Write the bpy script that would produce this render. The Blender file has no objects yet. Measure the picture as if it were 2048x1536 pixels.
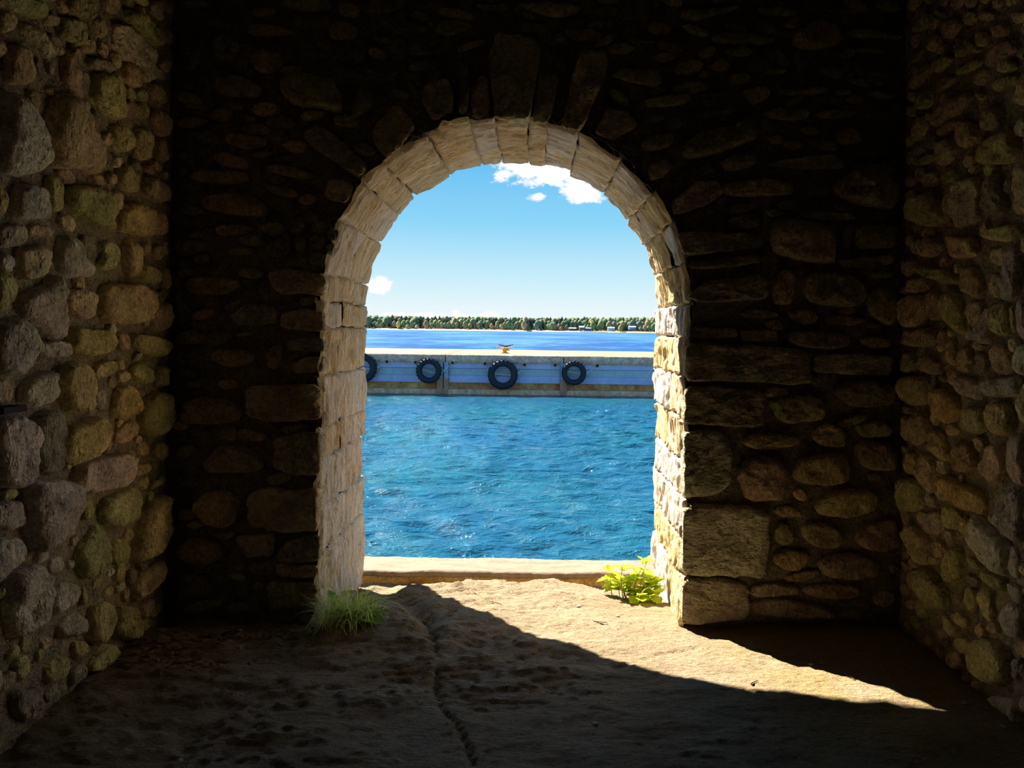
import bpy, math, random
import numpy as np
from mathutils import Vector

random.seed(7)
RNG = np.random.RandomState(7)
SC = bpy.context.scene
COL = SC.collection

# ------------------------------------------------------------------ camera
FPX, PX, PY, ROLL = 1479.0, 1072.0, 660.0, math.radians(0.75)   # focal length in pixels, principal point, roll
EYE = 1.5
cam_data = bpy.data.cameras.new('camera')
cam = bpy.data.objects.new('camera', cam_data)
COL.objects.link(cam)
cam_data.sensor_width = 36.0
cam_data.lens = FPX / 2048.0 * 36.0
cam_data.shift_x = -(PX - 1024.0) / 2048.0
cam_data.shift_y = -(768.0 - PY) / 2048.0
cam_data.clip_start, cam_data.clip_end = 0.05, 6000.0
cam.location = (0, 0, EYE)
cam.rotation_mode = 'XYZ'
cam.rotation_euler = (math.pi / 2, -ROLL, 0)
SC.camera = cam


def ray(px, py):
    """direction (x, 1, z) of the picture point (px, py)"""
    dx, dy = px - PX, py - PY
    c, s = math.cos(ROLL), math.sin(ROLL)
    return (dx * c - dy * s) / FPX, -(dx * s + dy * c) / FPX


def at(px, py, Y):
    u, v = ray(px, py)
    return Vector((u * Y, Y, EYE + v * Y))


def on_floor(px, py, z=0.0):
    u, v = ray(px, py)
    Y = (z - EYE) / v
    return Vector((u * Y, Y, z))


# ------------------------------------------------------------------ light, sky, exposure
SC.view_settings.view_transform = 'Standard'
SC.view_settings.look = 'None'
SC.view_settings.gamma = 1.0
SC.view_settings.use_curve_mapping = False
SC.view_settings.exposure = 0.66
SC.cycles.max_bounces = 5
SC.cycles.diffuse_bounces = 4
SC.cycles.glossy_bounces = 2
SC.cycles.adaptive_threshold = 0.08
SC.cycles.sample_clamp_indirect = 6.0
SC.cycles.blur_glossy = 1.0

SUN_DIR = Vector((0.731 * 0.705, -0.682 * 0.705, -0.709))
sun_data = bpy.data.lights.new('sun', 'SUN')
sun_data.energy = 14.0
sun_data.color = (1.0, 0.90, 0.74)
sun_data.angle = math.radians(0.53)
sun = bpy.data.objects.new('sun', sun_data)
COL.objects.link(sun)
sun.rotation_euler = SUN_DIR.to_track_quat('-Z', 'Y').to_euler()
sun.location = (-20, 25, 30)


def node(nt, typ, **kw):
    n = nt.nodes.new(typ)
    for k, v in kw.items():
        setattr(n, k, v)
    return n


def ramp(nt, stops, fac=None, interp='LINEAR'):
    n = nt.nodes.new('ShaderNodeValToRGB')
    cr = n.color_ramp
    cr.interpolation = interp
    while len(cr.elements) < len(stops):
        cr.elements.new(0.5)
    for e, (p, c) in zip(cr.elements, stops):
        e.position = p
        e.color = (c[0], c[1], c[2], 1) if not isinstance(c, (int, float)) else (c, c, c, 1)
    if fac is not None:
        nt.links.new(fac, n.inputs[0])
    return n.outputs[0]


def mth(nt, op, a, b=None, c=None, clamp=False):
    n = nt.nodes.new('ShaderNodeMath')
    n.operation = op
    n.use_clamp = clamp
    for i, v in enumerate((a, b, c)):
        if v is None:
            continue
        if isinstance(v, (int, float)):
            n.inputs[i].default_value = v
        else:
            nt.links.new(v, n.inputs[i])
    return n.outputs[0]


def noise(nt, vec, scale, detail=6.0, rough=0.6, dist=0.0):
    n = nt.nodes.new('ShaderNodeTexNoise')
    n.inputs['Scale'].default_value = scale
    n.inputs['Detail'].default_value = detail
    n.inputs['Roughness'].default_value = rough
    n.inputs['Distortion'].default_value = dist
    if vec is not None:
        nt.links.new(vec, n.inputs['Vector'])
    return n.outputs['Fac']


def mapping(nt, vec, scale=(1, 1, 1), loc=(0, 0, 0), rot=(0, 0, 0)):
    n = nt.nodes.new('ShaderNodeMapping')
    n.inputs['Scale'].default_value = scale
    n.inputs['Location'].default_value = loc
    n.inputs['Rotation'].default_value = rot
    nt.links.new(vec, n.inputs['Vector'])
    return n.outputs[0]


def mix(nt, fac, a, b, mode='MIX'):
    n = nt.nodes.new('ShaderNodeMix')
    n.data_type = 'RGBA'
    n.blend_type = mode
    n.clamp_factor = True
    for idx, v in ((0, fac), (6, a), (7, b)):
        if isinstance(v, (int, float)):
            n.inputs[idx].default_value = v
        elif isinstance(v, (tuple, list)):
            n.inputs[idx].default_value = (v[0], v[1], v[2], 1)
        else:
            nt.links.new(v, n.inputs[idx])
    return n.outputs[2]


world = bpy.data.worlds.new('sky')
SC.world = world
world.use_nodes = True
wt = world.node_tree
wt.nodes.clear()
w_out = node(wt, 'ShaderNodeOutputWorld')
w_bg = node(wt, 'ShaderNodeBackground')
wt.links.new(w_bg.outputs[0], w_out.inputs[0])
w_co = node(wt, 'ShaderNodeTexCoord').outputs['Generated']
w_sep = node(wt, 'ShaderNodeSeparateXYZ')
wt.links.new(w_co, w_sep.inputs[0])
sky_col = ramp(wt, [(0.0, (.86, .93, .94)), (.025, (.80, .91, .94)), (.07, (.57, .83, .94)), (.14, (.27, .66, .92)),
                    (.23, (.125, .50, .88)), (.5, (.07, .34, .76)), (1.0, (.04, .22, .62))], mth(wt, 'MAXIMUM', w_sep.outputs[2], 0.0))
cl_n = noise(wt, mapping(wt, w_co, (1, 1, 1.7)), 26, 6, .62)
cl_sum = None
for (px, py, rx, ry) in ((1050, 338, 70, 34), (1105, 352, 80, 40), (1165, 372, 70, 26), (1070, 392, 24, 12), (757, 576, 30, 20), (900, 640, 160, 12)):
    u, v = ray(px, py)
    d = Vector((u, 1, v)).normalized()
    m = mapping(wt, w_co, (FPX / rx, FPX / rx, FPX / ry), (-d.x * FPX / rx, -d.y * FPX / rx, -d.z * FPX / ry))
    ln = node(wt, 'ShaderNodeVectorMath', operation='LENGTH')
    wt.links.new(m, ln.inputs[0])
    b = mth(wt, 'SUBTRACT', 1.05, ln.outputs['Value'])
    b = mth(wt, 'MAXIMUM', b, -1.0)
    cl_sum = b if cl_sum is None else mth(wt, 'MAXIMUM', cl_sum, b)
cl_in = mth(wt, 'ADD', cl_sum, mth(wt, 'MULTIPLY_ADD', cl_n, 4.2, -2.1))
cl_mask = ramp(wt, [(0.12, 0.0), (0.62, 1.0)], cl_in, 'EASE')
# scattered fair-weather clouds over the whole sky, the same kind as the ones in view
cl_far = noise(wt, mapping(wt, w_co, (1, 1, 2.2), (3.1, 1.7, 0.4)), 3.2, 6, .6)
cl_far = mth(wt, 'MULTIPLY', ramp(wt, [(0.60, 0.0), (0.70, 1.0)], cl_far, 'EASE'), ramp(wt, [(.24, 0.0), (.34, 1.0)], w_sep.outputs[2]))
cl_all = mth(wt, 'MAXIMUM', cl_mask, cl_far)
sky_all = mix(wt, cl_all, sky_col, (1.0, 1.0, 1.0))
wt.links.new(sky_all, w_bg.inputs[0])
w_bg.inputs[1].default_value = 0.65

# ------------------------------------------------------------------ sizes of the place
D, T = 3.76, 0.90              # inner face of the arch wall, its thickness
W = 1.868                      # half width of the room
CEIL = 3.45
REAR = -2.6
AX, AZ, AR = -0.158, 1.64, 0.902   # arch centre, spring height, radius
WATER = -0.74
YD = 25.5                      # dock front
ZD = 0.614                     # dock deck height


# ------------------------------------------------------------------ numeric noise
def _h(ix, iy, iz):
    n = (ix * 374761393 + iy * 668265263 + iz * 2147483647 % 1000003 * 91138233).astype(np.int64)
    n = (n ^ (n >> 13)) * 1274126177
    n = n & 0x7fffffff
    n = (n ^ (n >> 16)) & 0xffff
    return n / 32767.5 - 1.0


def vnoise(p):
    p = np.asarray(p, float)
    i = np.floor(p).astype(np.int64)
    f = p - i
    f = f * f * (3 - 2 * f)
    x, y, z = i[:, 0], i[:, 1], i[:, 2]
    r = 0
    for dx in (0, 1):
        wx = f[:, 0] if dx else 1 - f[:, 0]
        for dy in (0, 1):
            wy = f[:, 1] if dy else 1 - f[:, 1]
            for dz in (0, 1):
                wz = f[:, 2] if dz else 1 - f[:, 2]
                r = r + wx * wy * wz * _h(x + dx, y + dy, z + dz)
    return r


def fbm(p, octaves=4, gain=0.5):
    p = np.asarray(p, float)
    a, r, s = 1.0, 0.0, 0.0
    for k in range(octaves):
        r = r + a * vnoise(p * (2.0 ** k) + 17.3 * k)
        s += a
        a *= gain
    return r / s


# ------------------------------------------------------------------ object helpers
def mesh_of(name, verts, faces, mat=None, smooth=True):
    me = bpy.data.meshes.new(name)
    verts = verts.tolist() if isinstance(verts, np.ndarray) else [tuple(map(float, v)) for v in verts]
    faces = faces.tolist() if isinstance(faces, np.ndarray) else [tuple(f) for f in faces]
    me.from_pydata(verts, [], faces)
    if smooth:
        me.polygons.foreach_set('use_smooth', [True] * len(me.polygons))
    if mat:
        me.materials.append(mat)
    me.update()
    return me


def link(name, me, parent=None, loc=(0, 0, 0), rot=(0, 0, 0), scale=(1, 1, 1), color=None):
    o = bpy.data.objects.new(name, me)
    COL.objects.link(o)
    o.location, o.rotation_euler, o.scale = loc, rot, scale
    if parent is not None:
        o.parent = parent
    if color is not None:
        o.color = (color[0], color[1], color[2], 1)
    return o


def tag(o, label=None, category=None, group=None, kind=None):
    for k, v in (('label', label), ('category', category), ('group', group), ('kind', kind)):
        if v:
            o[k] = v
    return o


def grid_mesh(P, flip=False):
    """P: (n, m, 3) array -> verts, faces"""
    n, m = P.shape[:2]
    v = P.reshape(-1, 3)
    i = np.arange(n * m).reshape(n, m)
    a, b, c, d = i[:-1, :-1], i[1:, :-1], i[1:, 1:], i[:-1, 1:]
    f = np.stack([a, b, c, d] if not flip else [a, d, c, b], -1).reshape(-1, 4)
    return v, f


class MB:
    """collects simple solids into one mesh"""
    def __init__(self):
        self.v, self.f = [], []

    def add(self, v, f):
        o = len(self.v)
        self.v += [tuple(x) for x in v]
        self.f += [tuple(i + o for i in q) for q in f]
        return self

    def box(self, x0, x1, y0, y1, z0, z1):
        v = [(x, y, z) for z in (z0, z1) for y in (y0, y1) for x in (x0, x1)]
        return self.add(v, [(0, 2, 3, 1), (4, 5, 7, 6), (0, 1, 5, 4), (2, 6, 7, 3), (0, 4, 6, 2), (1, 3, 7, 5)])

    def lathe(self, prof, n=20, axis='z', cx=0, cy=0, cz=0):
        v, f = [], []
        for r, h in prof:
            for k in range(n):
                a = 2 * math.pi * k / n
                c, s = r * math.cos(a), r * math.sin(a)
                v.append((cx + c, cy + s, cz + h) if axis == 'z' else (cx + c, cy + h, cz + s))
        for j in range(len(prof) - 1):
            for k in range(n):
                q = (j * n + k, j * n + (k + 1) % n, (j + 1) * n + (k + 1) % n, (j + 1) * n + k)
                f.append(q if axis == 'z' else q[::-1])
        return self.add(v, f)

    def tube(self, pts, r, n=6, taper=None):
        pts = [Vector(p) for p in pts]
        v, f = [], []
        for i, p in enumerate(pts):
            t = (pts[min(i + 1, len(pts) - 1)] - pts[max(i - 1, 0)]).normalized()
            a = t.cross(Vector((0.3, 0.2, 0.93))).normalized()
            b = t.cross(a)
            rr = r * (1 if taper is None else 1 + (taper - 1) * i / (len(pts) - 1))
            for k in range(n):
                g = 2 * math.pi * k / n
                v.append(p + a * rr * math.cos(g) + b * rr * math.sin(g))
        for i in range(len(pts) - 1):
            for k in range(n):
                f.append((i * n + k, i * n + (k + 1) % n, (i + 1) * n + (k + 1) % n, (i + 1) * n + k))
        f.append(tuple(range(n))[::-1])
        f.append(tuple((len(pts) - 1) * n + k for k in range(n)))
        return self.add(v, f)

    def build(self, name, mat, parent=None, smooth=False, loc=(0, 0, 0), color=None):
        return link(name, mesh_of(name, self.v, self.f, mat, smooth), parent, loc, color=color)


# ------------------------------------------------------------------ materials
def new_mat(name):
    m = bpy.data.materials.new(name)
    m.use_nodes = True
    nt = m.node_tree
    b = nt.nodes['Principled BSDF']
    return m, nt, b


def bump(nt, b, height, strength, dist, prev=None):
    n = nt.nodes.new('ShaderNodeBump')
    n.inputs['Strength'].default_value = strength
    n.inputs['Distance'].default_value = dist
    nt.links.new(height, n.inputs['Height'])
    if prev is not None:
        nt.links.new(prev, n.inputs['Normal'])
    nt.links.new(n.outputs[0], b.inputs['Normal'])
    return n.outputs[0]


def rock_material(name, grain=1.0, use_obj=True, stretch=(2.0, 2.0, .6), base=(.3, .25, .18), moss=0.35, moss_col=(.27, .28, .08)):
    m, nt, b = new_mat(name)
    pos = node(nt, 'ShaderNodeNewGeometry').outputs['Position']
    if use_obj:
        oi = node(nt, 'ShaderNodeObjectInfo')
        col = oi.outputs['Color']
        off = node(nt, 'ShaderNodeVectorMath', operation='ADD')
        cmb = node(nt, 'ShaderNodeCombineXYZ')
        for k in range(3):
            nt.links.new(mth(nt, 'MULTIPLY', oi.outputs['Random'], 13.7 * (k + 1)), cmb.inputs[k])
        nt.links.new(pos, off.inputs[0])
        nt.links.new(cmb.outputs[0], off.inputs[1])
        pos = off.outputs[0]
    else:
        rgb = node(nt, 'ShaderNodeRGB')
        rgb.outputs[0].default_value = (*base, 1)
        col = rgb.outputs[0]
    n1 = noise(nt, pos, 9 * grain, 4, .62)
    n2 = noise(nt, pos, 55 * grain, 3, .7)
    n3 = noise(nt, mapping(nt, pos, stretch), 30 * grain, 3, .6, .6)
    v = ramp(nt, [(.28, .55), (.5, 1.0), (.72, 1.45)], n1)
    c = mix(nt, 1.0, col, v, 'MULTIPLY')
    c = mix(nt, 1.0, c, ramp(nt, [(.3, .62), (.52, 1.0), (.75, 1.4)], n2), 'MULTIPLY')
    mm = noise(nt, pos, 4.5 * grain, 4, .65)
    c = mix(nt, mth(nt, 'MULTIPLY', ramp(nt, [(.5, 0.0), (.66, 1.0)], mm), moss), c, moss_col)
    nt.links.new(c, b.inputs['Base Color'])
    b.inputs['Roughness'].default_value = .88
    b.inputs['Specular IOR Level'].default_value = .25
    p = bump(nt, b, n1, .7, .06)
    p = bump(nt, b, n3, .8, .03, p)
    bump(nt, b, n2, .8, .014, p)
    return m


M_STONE = rock_material('field_stone')
M_BLOCK = rock_material('quarried_block', .8, stretch=(.8, 1.0, 1.8))
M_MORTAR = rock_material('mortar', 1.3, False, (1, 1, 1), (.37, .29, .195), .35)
M_MORTAR_SHADED = rock_material('shaded_mortar', 1.3, False, (1, 1, 1), (.21, .17, .12), .3)  # darker copy of the mortar: the arch wall's shade is put into its colour
M_ROOM = rock_material('dark_room_stone', .6, False, (1, 1, 1), (.17, .145, .11), .3)

# pale limestone of the reveal
M_LIME, nt, b = new_mat('pale_limestone')
uvn = node(nt, 'ShaderNodeUVMap', uv_map='st').outputs[0]
oi = node(nt, 'ShaderNodeObjectInfo')
pos = node(nt, 'ShaderNodeNewGeometry').outputs['Position']
g1 = noise(nt, mapping(nt, uvn, (3.0, 22.0, 1.0)), 1.6, 7, .66, .8)
g2 = noise(nt, mapping(nt, uvn, (9.0, 60.0, 1.0)), 1.5, 5, .65, .5)
g3 = noise(nt, pos, 7, 6, .65)
c = mix(nt, 1.0, oi.outputs['Color'], ramp(nt, [(.24, (.62, .50, .38)), (.36, (1, 1, 1)), (.7, (1.05, 1.05, 1.05))], g1), 'MULTIPLY')
c = mix(nt, ramp(nt, [(.46, 0.0), (.485, .55), (.51, 0.0)], noise(nt, mapping(nt, uvn, (2.6, 15.0, 1.0)), 1.3, 6, .66, .6)), c, (.46, .28, .13))
c = mix(nt, 1.0, c, ramp(nt, [(.24, (.6, .48, .36)), (.38, (1, 1, 1))], g2), 'MULTIPLY')
c = mix(nt, mth(nt, 'MULTIPLY', ramp(nt, [(.54, 0.0), (.70, 1.0)], g3), .6), c, (.90, .66, .28))
nt.links.new(c, b.inputs['Base Color'])
b.inputs['Roughness'].default_value = .9
b.inputs['Specular IOR Level'].default_value = .2
p = bump(nt, b, g1, 1.0, .04)
bump(nt, b, g2, .9, .016, p)

# floor
M_FLOOR, nt, b = new_mat('worn_floor_rock')
pos = node(nt, 'ShaderNodeNewGeometry').outputs['Position']
f1 = noise(nt, mapping(nt, pos, (1, 1.6, 1)), 3.2, 6, .6)
f2 = noise(nt, mapping(nt, pos, (1, 2.4, 1)), 26, 5, .68, .4)
f3 = noise(nt, pos, 120, 2, .7)
sx = node(nt, 'ShaderNodeSeparateXYZ')
nt.links.new(pos, sx.inputs[0])
c = ramp(nt, [(.30, (.23, .172, .105)), (.5, (.29, .222, .136)), (.7, (.335, .265, .18))], f1)
gold = mth(nt, 'MULTIPLY', ramp(nt, [(.40, 0.0), (.62, 1.0)], noise(nt, pos, 2.3, 5, .6)), ramp(nt, [(.38, 0.0), (.62, 1.0)], mth(nt, 'MULTIPLY_ADD', sx.outputs[0], .2, .3)))
c = mix(nt, mth(nt, 'MULTIPLY', gold, .8), c, (.285, .205, .062))
c = mix(nt, 1.0, c, ramp(nt, [(.28, .58), (.48, 1.0), (.7, 1.12)], f2), 'MULTIPLY')
c = mix(nt, 1.0, c, ramp(nt, [(.3, .75), (.5, 1.0), (.7, 1.15)], f3), 'MULTIPLY')
nt.links.new(c, b.inputs['Base Color'])
b.inputs['Roughness'].default_value = .85
b.inputs['Specular IOR Level'].default_value = .3
p = bump(nt, b, f2, .8, .03)
bump(nt, b, f3, .5, .006, p)


def plain_material(name, col, var=.25, scale=8, rough=.8, metallic=0.0, bumpd=0.0, col2=None, obj=False, transl=0.0, stretch=(1, 1, 1)):
    m, nt, b = new_mat(name)
    pos = node(nt, 'ShaderNodeNewGeometry').outputs['Position']
    n = noise(nt, mapping(nt, pos, stretch), scale, 6, .65)
    if obj:
        base = node(nt, 'ShaderNodeObjectInfo').outputs['Color']
    elif col2:
        base = ramp(nt, [(.35, col), (.65, col2)], n)
    else:
        rgb = node(nt, 'ShaderNodeRGB')
        rgb.outputs[0].default_value = (*col, 1)
        base = rgb.outputs[0]
    n2 = noise(nt, mapping(nt, pos, stretch), scale * 5, 4, .65)
    c = mix(nt, 1.0, base, ramp(nt, [(.25, 1 - var), (.75, 1 + var)], n2), 'MULTIPLY')
    nt.links.new(c, b.inputs['Base Color'])
    b.inputs['Roughness'].default_value = rough
    b.inputs['Metallic'].default_value = metallic
    b.inputs['Specular IOR Level'].default_value = .3
    if bumpd:
        bump(nt, b, n2, .7, bumpd)
    if transl:
        tr = node(nt, 'ShaderNodeBsdfTranslucent')
        nt.links.new(c, tr.inputs[0])
        ms = node(nt, 'ShaderNodeMixShader')
        ms.inputs[0].default_value = transl
        nt.links.new(b.outputs[0], ms.inputs[1])
        nt.links.new(tr.outputs[0], ms.inputs[2])
        nt.links.new(ms.outputs[0], nt.nodes['Material Output'].inputs[0])
    return m


M_CURBTOP = plain_material('pale_coping', (.21, .152, .105), .3, 5, .85, 0, .01, (.28, .215, .16), stretch=(1, 4, 1))
M_CURBFACE = plain_material('lichen_coping_face', (.36, .19, .05), .5, 9, .9, 0, .02, (.50, .33, .12))
M_DECK = plain_material('dock_concrete', (.235, .165, .113), .12, .6, .85, 0, 0, (.27, .195, .14))
M_FASCIA = plain_material('weathered_concrete', (.50, .29, .20), .45, 2.2, .9, 0, .03, (.78, .50, .38))
M_PILE = plain_material('painted_steel_sheet', (.40, .41, .66), .12, 1.5, .5, 0, 0, (.52, .51, .72))
M_PILEMID = plain_material('grey_steel_sheet', (.36, .44, .50), .12, 1.5, .5, 0, 0, (.46, .52, .56))
M_RUST = plain_material('rusty_wet_concrete', (.46, .15, .05), .5, 1.8, .9, 0, .02, (.62, .36, .13))
M_LEDGE = plain_material('pale_stained_ledge', (.70, .36, .20), .5, 1.2, .9, 0, .01, (.85, .52, .32))
M_POST = plain_material('blue_grey_pile', (.32, .36, .55), .25, 2.0, .7, 0, 0, (.40, .38, .44))
M_POSTRUST = plain_material('rusty_pile_foot', (.42, .16, .08), .4, 4.0, .9, 0, 0, (.55, .32, .22))
M_RUBBER = plain_material('black_rubber', (.018, .021, .03), .3, 6, .6)
M_ROPE = plain_material('pale_rope', (.62, .60, .55), .2, 20)
M_HOLE = plain_material('dark_iron', (.02, .018, .016), .3, 10, .7)
M_YELLOW = plain_material('ochre_painted_iron', (.72, .36, .06), .25, 8, .6)
M_REDIRON = plain_material('dark_red_iron', (.13, .03, .025), .25, 8, .6)
M_GRASS = plain_material('grass_blade', (.80, .90, .16), .3, 14, .6, 0, 0, (.92, .94, .34), transl=.55)
M_DRY = plain_material('dry_grass', (.85, .76, .50), .25, 14, .8, transl=.35)
M_BROADLEAF = plain_material('broad_leaf', (.20, .42, .06), .25, 12, .5, 0, 0, (.34, .55, .10), transl=.3)
M_WEED = plain_material('weed_leaf', (.42, .58, .03), .25, 16, .5, 0, 0, (.62, .66, .05), transl=.45)
M_WEEDTIP = plain_material('weed_leaf_tip', (.62, .40, .05), .25, 16, .5, 0, 0, (.55, .55, .06), transl=.45)
M_STEM = plain_material('weed_stem', (.30, .24, .08), .2, 20)
M_LITTER = plain_material('dead_leaf', (.15, .085, .045), .4, 30, .9, 0, 0, (.30, .20, .12))
M_PEBBLE = plain_material('pebble', (.42, .39, .35), .3, 30, .8)
M_TWIG = plain_material('twig', (.22, .13, .07), .3, 30, .9)
M_LAND = plain_material('shore_ground', (.22, .20, .10), .3, .05, .95, 0, 0, (.34, .28, .16))
M_SAND = plain_material('shore_sand', (.62, .50, .36), .2, .05, .95, 0, 0, (.70, .58, .44))
M_TREE = plain_material('foliage', (.1, .2, .05), .35, .25, .9, obj=True, transl=.3)
M_HWALL = plain_material('house_wall', (.4, .36, .3), .1, 1, .9, obj=True)
M_HROOF = plain_material('house_roof', (.4, .36, .3), .1, 1, .8, obj=True)
M_HWIN = plain_material('house_window', (.03, .04, .06), .1, 1, .2)

# water
M_WATER, nt, b = new_mat('lake_water')
pos = node(nt, 'ShaderNodeNewGeometry').outputs['Position']
sy = node(nt, 'ShaderNodeSeparateXYZ')
nt.links.new(pos, sy.inputs[0])
w1 = noise(nt, mapping(nt, pos, (.6, 1.25, 1), rot=(0, 0, .22)), 3.4, 5, .6, .5)
w2 = noise(nt, mapping(nt, pos, (.6, 1.25, 1), rot=(0, 0, -.3)), 10.0, 4, .6, .6)
near = ramp(nt, [(.35, (.010, .072, .150)), (.65, (.010, .084, .132))], noise(nt, pos, .35, 4, .5))
off = ramp(nt, [(.44, (.004, .045, .17)), (.56, (.05, .16, .40))], noise(nt, mapping(nt, pos, (.03, .014, 1)), 1.0, 9, .85))
nt.links.new(mix(nt, mth(nt, 'MULTIPLY_ADD', sy.outputs[1], .02, -.55, True), near, off), b.inputs['Base Color'])
b.inputs['Roughness'].default_value = .05
b.inputs['IOR'].default_value = 1.42
nt.links.new(mth(nt, 'MULTIPLY_ADD', mth(nt, 'MULTIPLY_ADD', sy.outputs[1], .02, -.55, True), -.36, .5), b.inputs['Specular IOR Level'])
far_f = mth(nt, 'MULTIPLY_ADD', sy.outputs[1], .02, -.5, True)
nt.links.new(mth(nt, 'MULTIPLY_ADD', far_f, .28, .05), b.inputs['Roughness'])
p = bump(nt, b, w1, .8, .16)
nt.links.new(mth(nt, 'MULTIPLY_ADD', far_f, -.6, .8), p.node.inputs['Strength'])
p2 = bump(nt, b, w2, .8, .05, p)
nt.links.new(mth(nt, 'MULTIPLY_ADD', far_f, -.8, .8), p2.node.inputs['Strength'])


# ------------------------------------------------------------------ floor
def seg_dist(X, Y, pts):
    best = np.full(X.shape, 9.0)
    for (ax, ay), (bx, by) in zip(pts[:-1], pts[1:]):
        dx, dy = bx - ax, by - ay
        t = np.clip(((X - ax) * dx + (Y - ay) * dy) / (dx * dx + dy * dy), 0, 1)
        best = np.minimum(best, np.hypot(X - ax - t * dx, Y - ay - t * dy))
    return best


def fpts(*pp):
    return [tuple(on_floor(x, y)[:2]) for x, y in pp]


CRACK_A = fpts((862, 1240), (880, 1285), (893, 1330), (888, 1380), (905, 1425), (930, 1450), (952, 1490), (972, 1536))
CRACK_B = fpts((1245, 1335), (1300, 1318), (1350, 1303), (1410, 1290))
CRACK_C = fpts((1465, 1377), (1500, 1374), (1545, 1382))
GULLY = fpts((880, 1290), (868, 1250), (830, 1215), (780, 1190))


def floor_h(X, Y):
    X, Y = np.asarray(X, float), np.asarray(Y, float)
    sh = X.shape
    x, y = X.ravel(), Y.ravel()
    z = np.zeros_like(x)
    P = lambda sx, sy, o=0.0: np.stack([x * sx + o, y * sy + o * 1.7, z + o], 1)
    h = 0.012 * x + 0.004 + 0.012 * fbm(P(1.3, 1.3), 3)
    # flaking, layered rock on the left half and middle, smoother slab on the right
    rough = np.clip(0.62 - 0.55 * x + 0.9 * fbm(P(1.6, 1.6, 4.0), 3), 0.30, 1.0)
    lay = fbm(P(3.2, 6.5, 9.0), 5, .58) * 4.0
    fl = np.floor(lay)
    fr = np.clip((lay - fl) / .28, 0, 1)
    h += rough * 0.014 * (fl + fr * fr * (3 - 2 * fr))
    h += rough * 0.010 * fbm(P(14, 26, 2.0), 4, .6) + 0.003 * fbm(P(40, 40, 5.0), 3)
    # hump below the grass and shallow gully
    h += 0.05 * np.exp(-(((x + .78) / .26) ** 2 + ((y - 3.62) / .16) ** 2))
    h += 0.03 * np.exp(-(((x + .42) / .16) ** 2 + ((y - 3.55) / .12) ** 2))
    h -= 0.035 * np.exp(-(seg_dist(x, y, GULLY) / .05) ** 2)
    h -= 0.022 * np.exp(-(seg_dist(x, y, CRACK_A) / .008) ** 2)
    h -= 0.012 * np.exp(-(seg_dist(x, y, CRACK_B) / .010) ** 2)
    h -= 0.008 * np.exp(-(seg_dist(x, y, CRACK_C) / .006) ** 2)
    # litter bank against the left wall near the corner
    h += 0.03 * np.exp(-((x + 1.8) / .25) ** 2) * np.clip((y - 2.9) / .4, 0, 1)
    # outer lip of the slab, then it drops to soil before the coping
    edge = np.interp(x, [-1.2, -.77, -.51, -.12, .11, .32, .51, .75], [4.22, 4.18, 4.32, 4.36, 4.40, 4.31, 4.15, 4.06]) + .04 * fbm(P(6, 1, 7.0), 3)
    h += 0.012 * np.exp(-((x - .08) / .25) ** 2) * np.clip((y - 4.0) / .35, 0, 1)
    k = np.clip((y - edge) / .05, 0, 1)
    h = h * (1 - k) + k * (-.13 + .02 * fbm(P(12, 12, 3.0), 3))
    return h.reshape(sh)


def fz(x, y):
    return float(floor_h(np.array([x]), np.array([y]))[0])


ys = np.concatenate([np.arange(REAR, 1.9, .10), np.arange(1.9, 4.76, .0125)])
xs = np.arange(-1.98, 1.981, .0165)
XX, YY = np.meshgrid(xs, ys, indexing='ij')
v, f = grid_mesh(np.stack([XX, YY, floor_h(XX, YY)], -1))
floor = tag(link('floor', mesh_of('floor', v, f, M_FLOOR)), 'worn flaking rock floor with a long crack', None, None, 'structure')


# ------------------------------------------------------------------ walls
def wall_sheet(name, sign):
    yy = np.arange(REAR, D + .05, .03)
    zz = np.arange(-.2, CEIL + .1, .03)
    A, B = np.meshgrid(yy, zz, indexing='ij')
    P = np.stack([A.ravel() * 5, B.ravel() * 5, np.full(A.size, 3.0 + sign)], 1)
    d = (.022 * fbm(P, 4, .6)).reshape(A.shape)
    v, f = grid_mesh(np.stack([sign * (W - d), A, B], -1), flip=sign > 0)
    return link(name, mesh_of(name, v, f, M_MORTAR))


wall_left = tag(wall_sheet('wall_left', -1), 'mortared fieldstone side wall left of the arch', kind='structure')
wall_right = tag(wall_sheet('wall_right', 1), 'mortared fieldstone side wall right of the arch', kind='structure')


def arch_path(n_leg=40, n_arc=90, r=AR, z0=-.25):
    """inner outline of the opening from the left foot over the crown to the right foot"""
    pts = [(AX - r, z0 + (AZ - z0) * i / n_leg) for i in range(n_leg)]
    pts += [(AX - r * math.cos(math.pi * i / n_arc), AZ + r * math.sin(math.pi * i / n_arc)) for i in range(n_arc + 1)]
    pts += [(AX + r, AZ - (AZ - z0) * (i + 1) / n_leg) for i in range(n_leg)]
    return np.array(pts)


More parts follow.
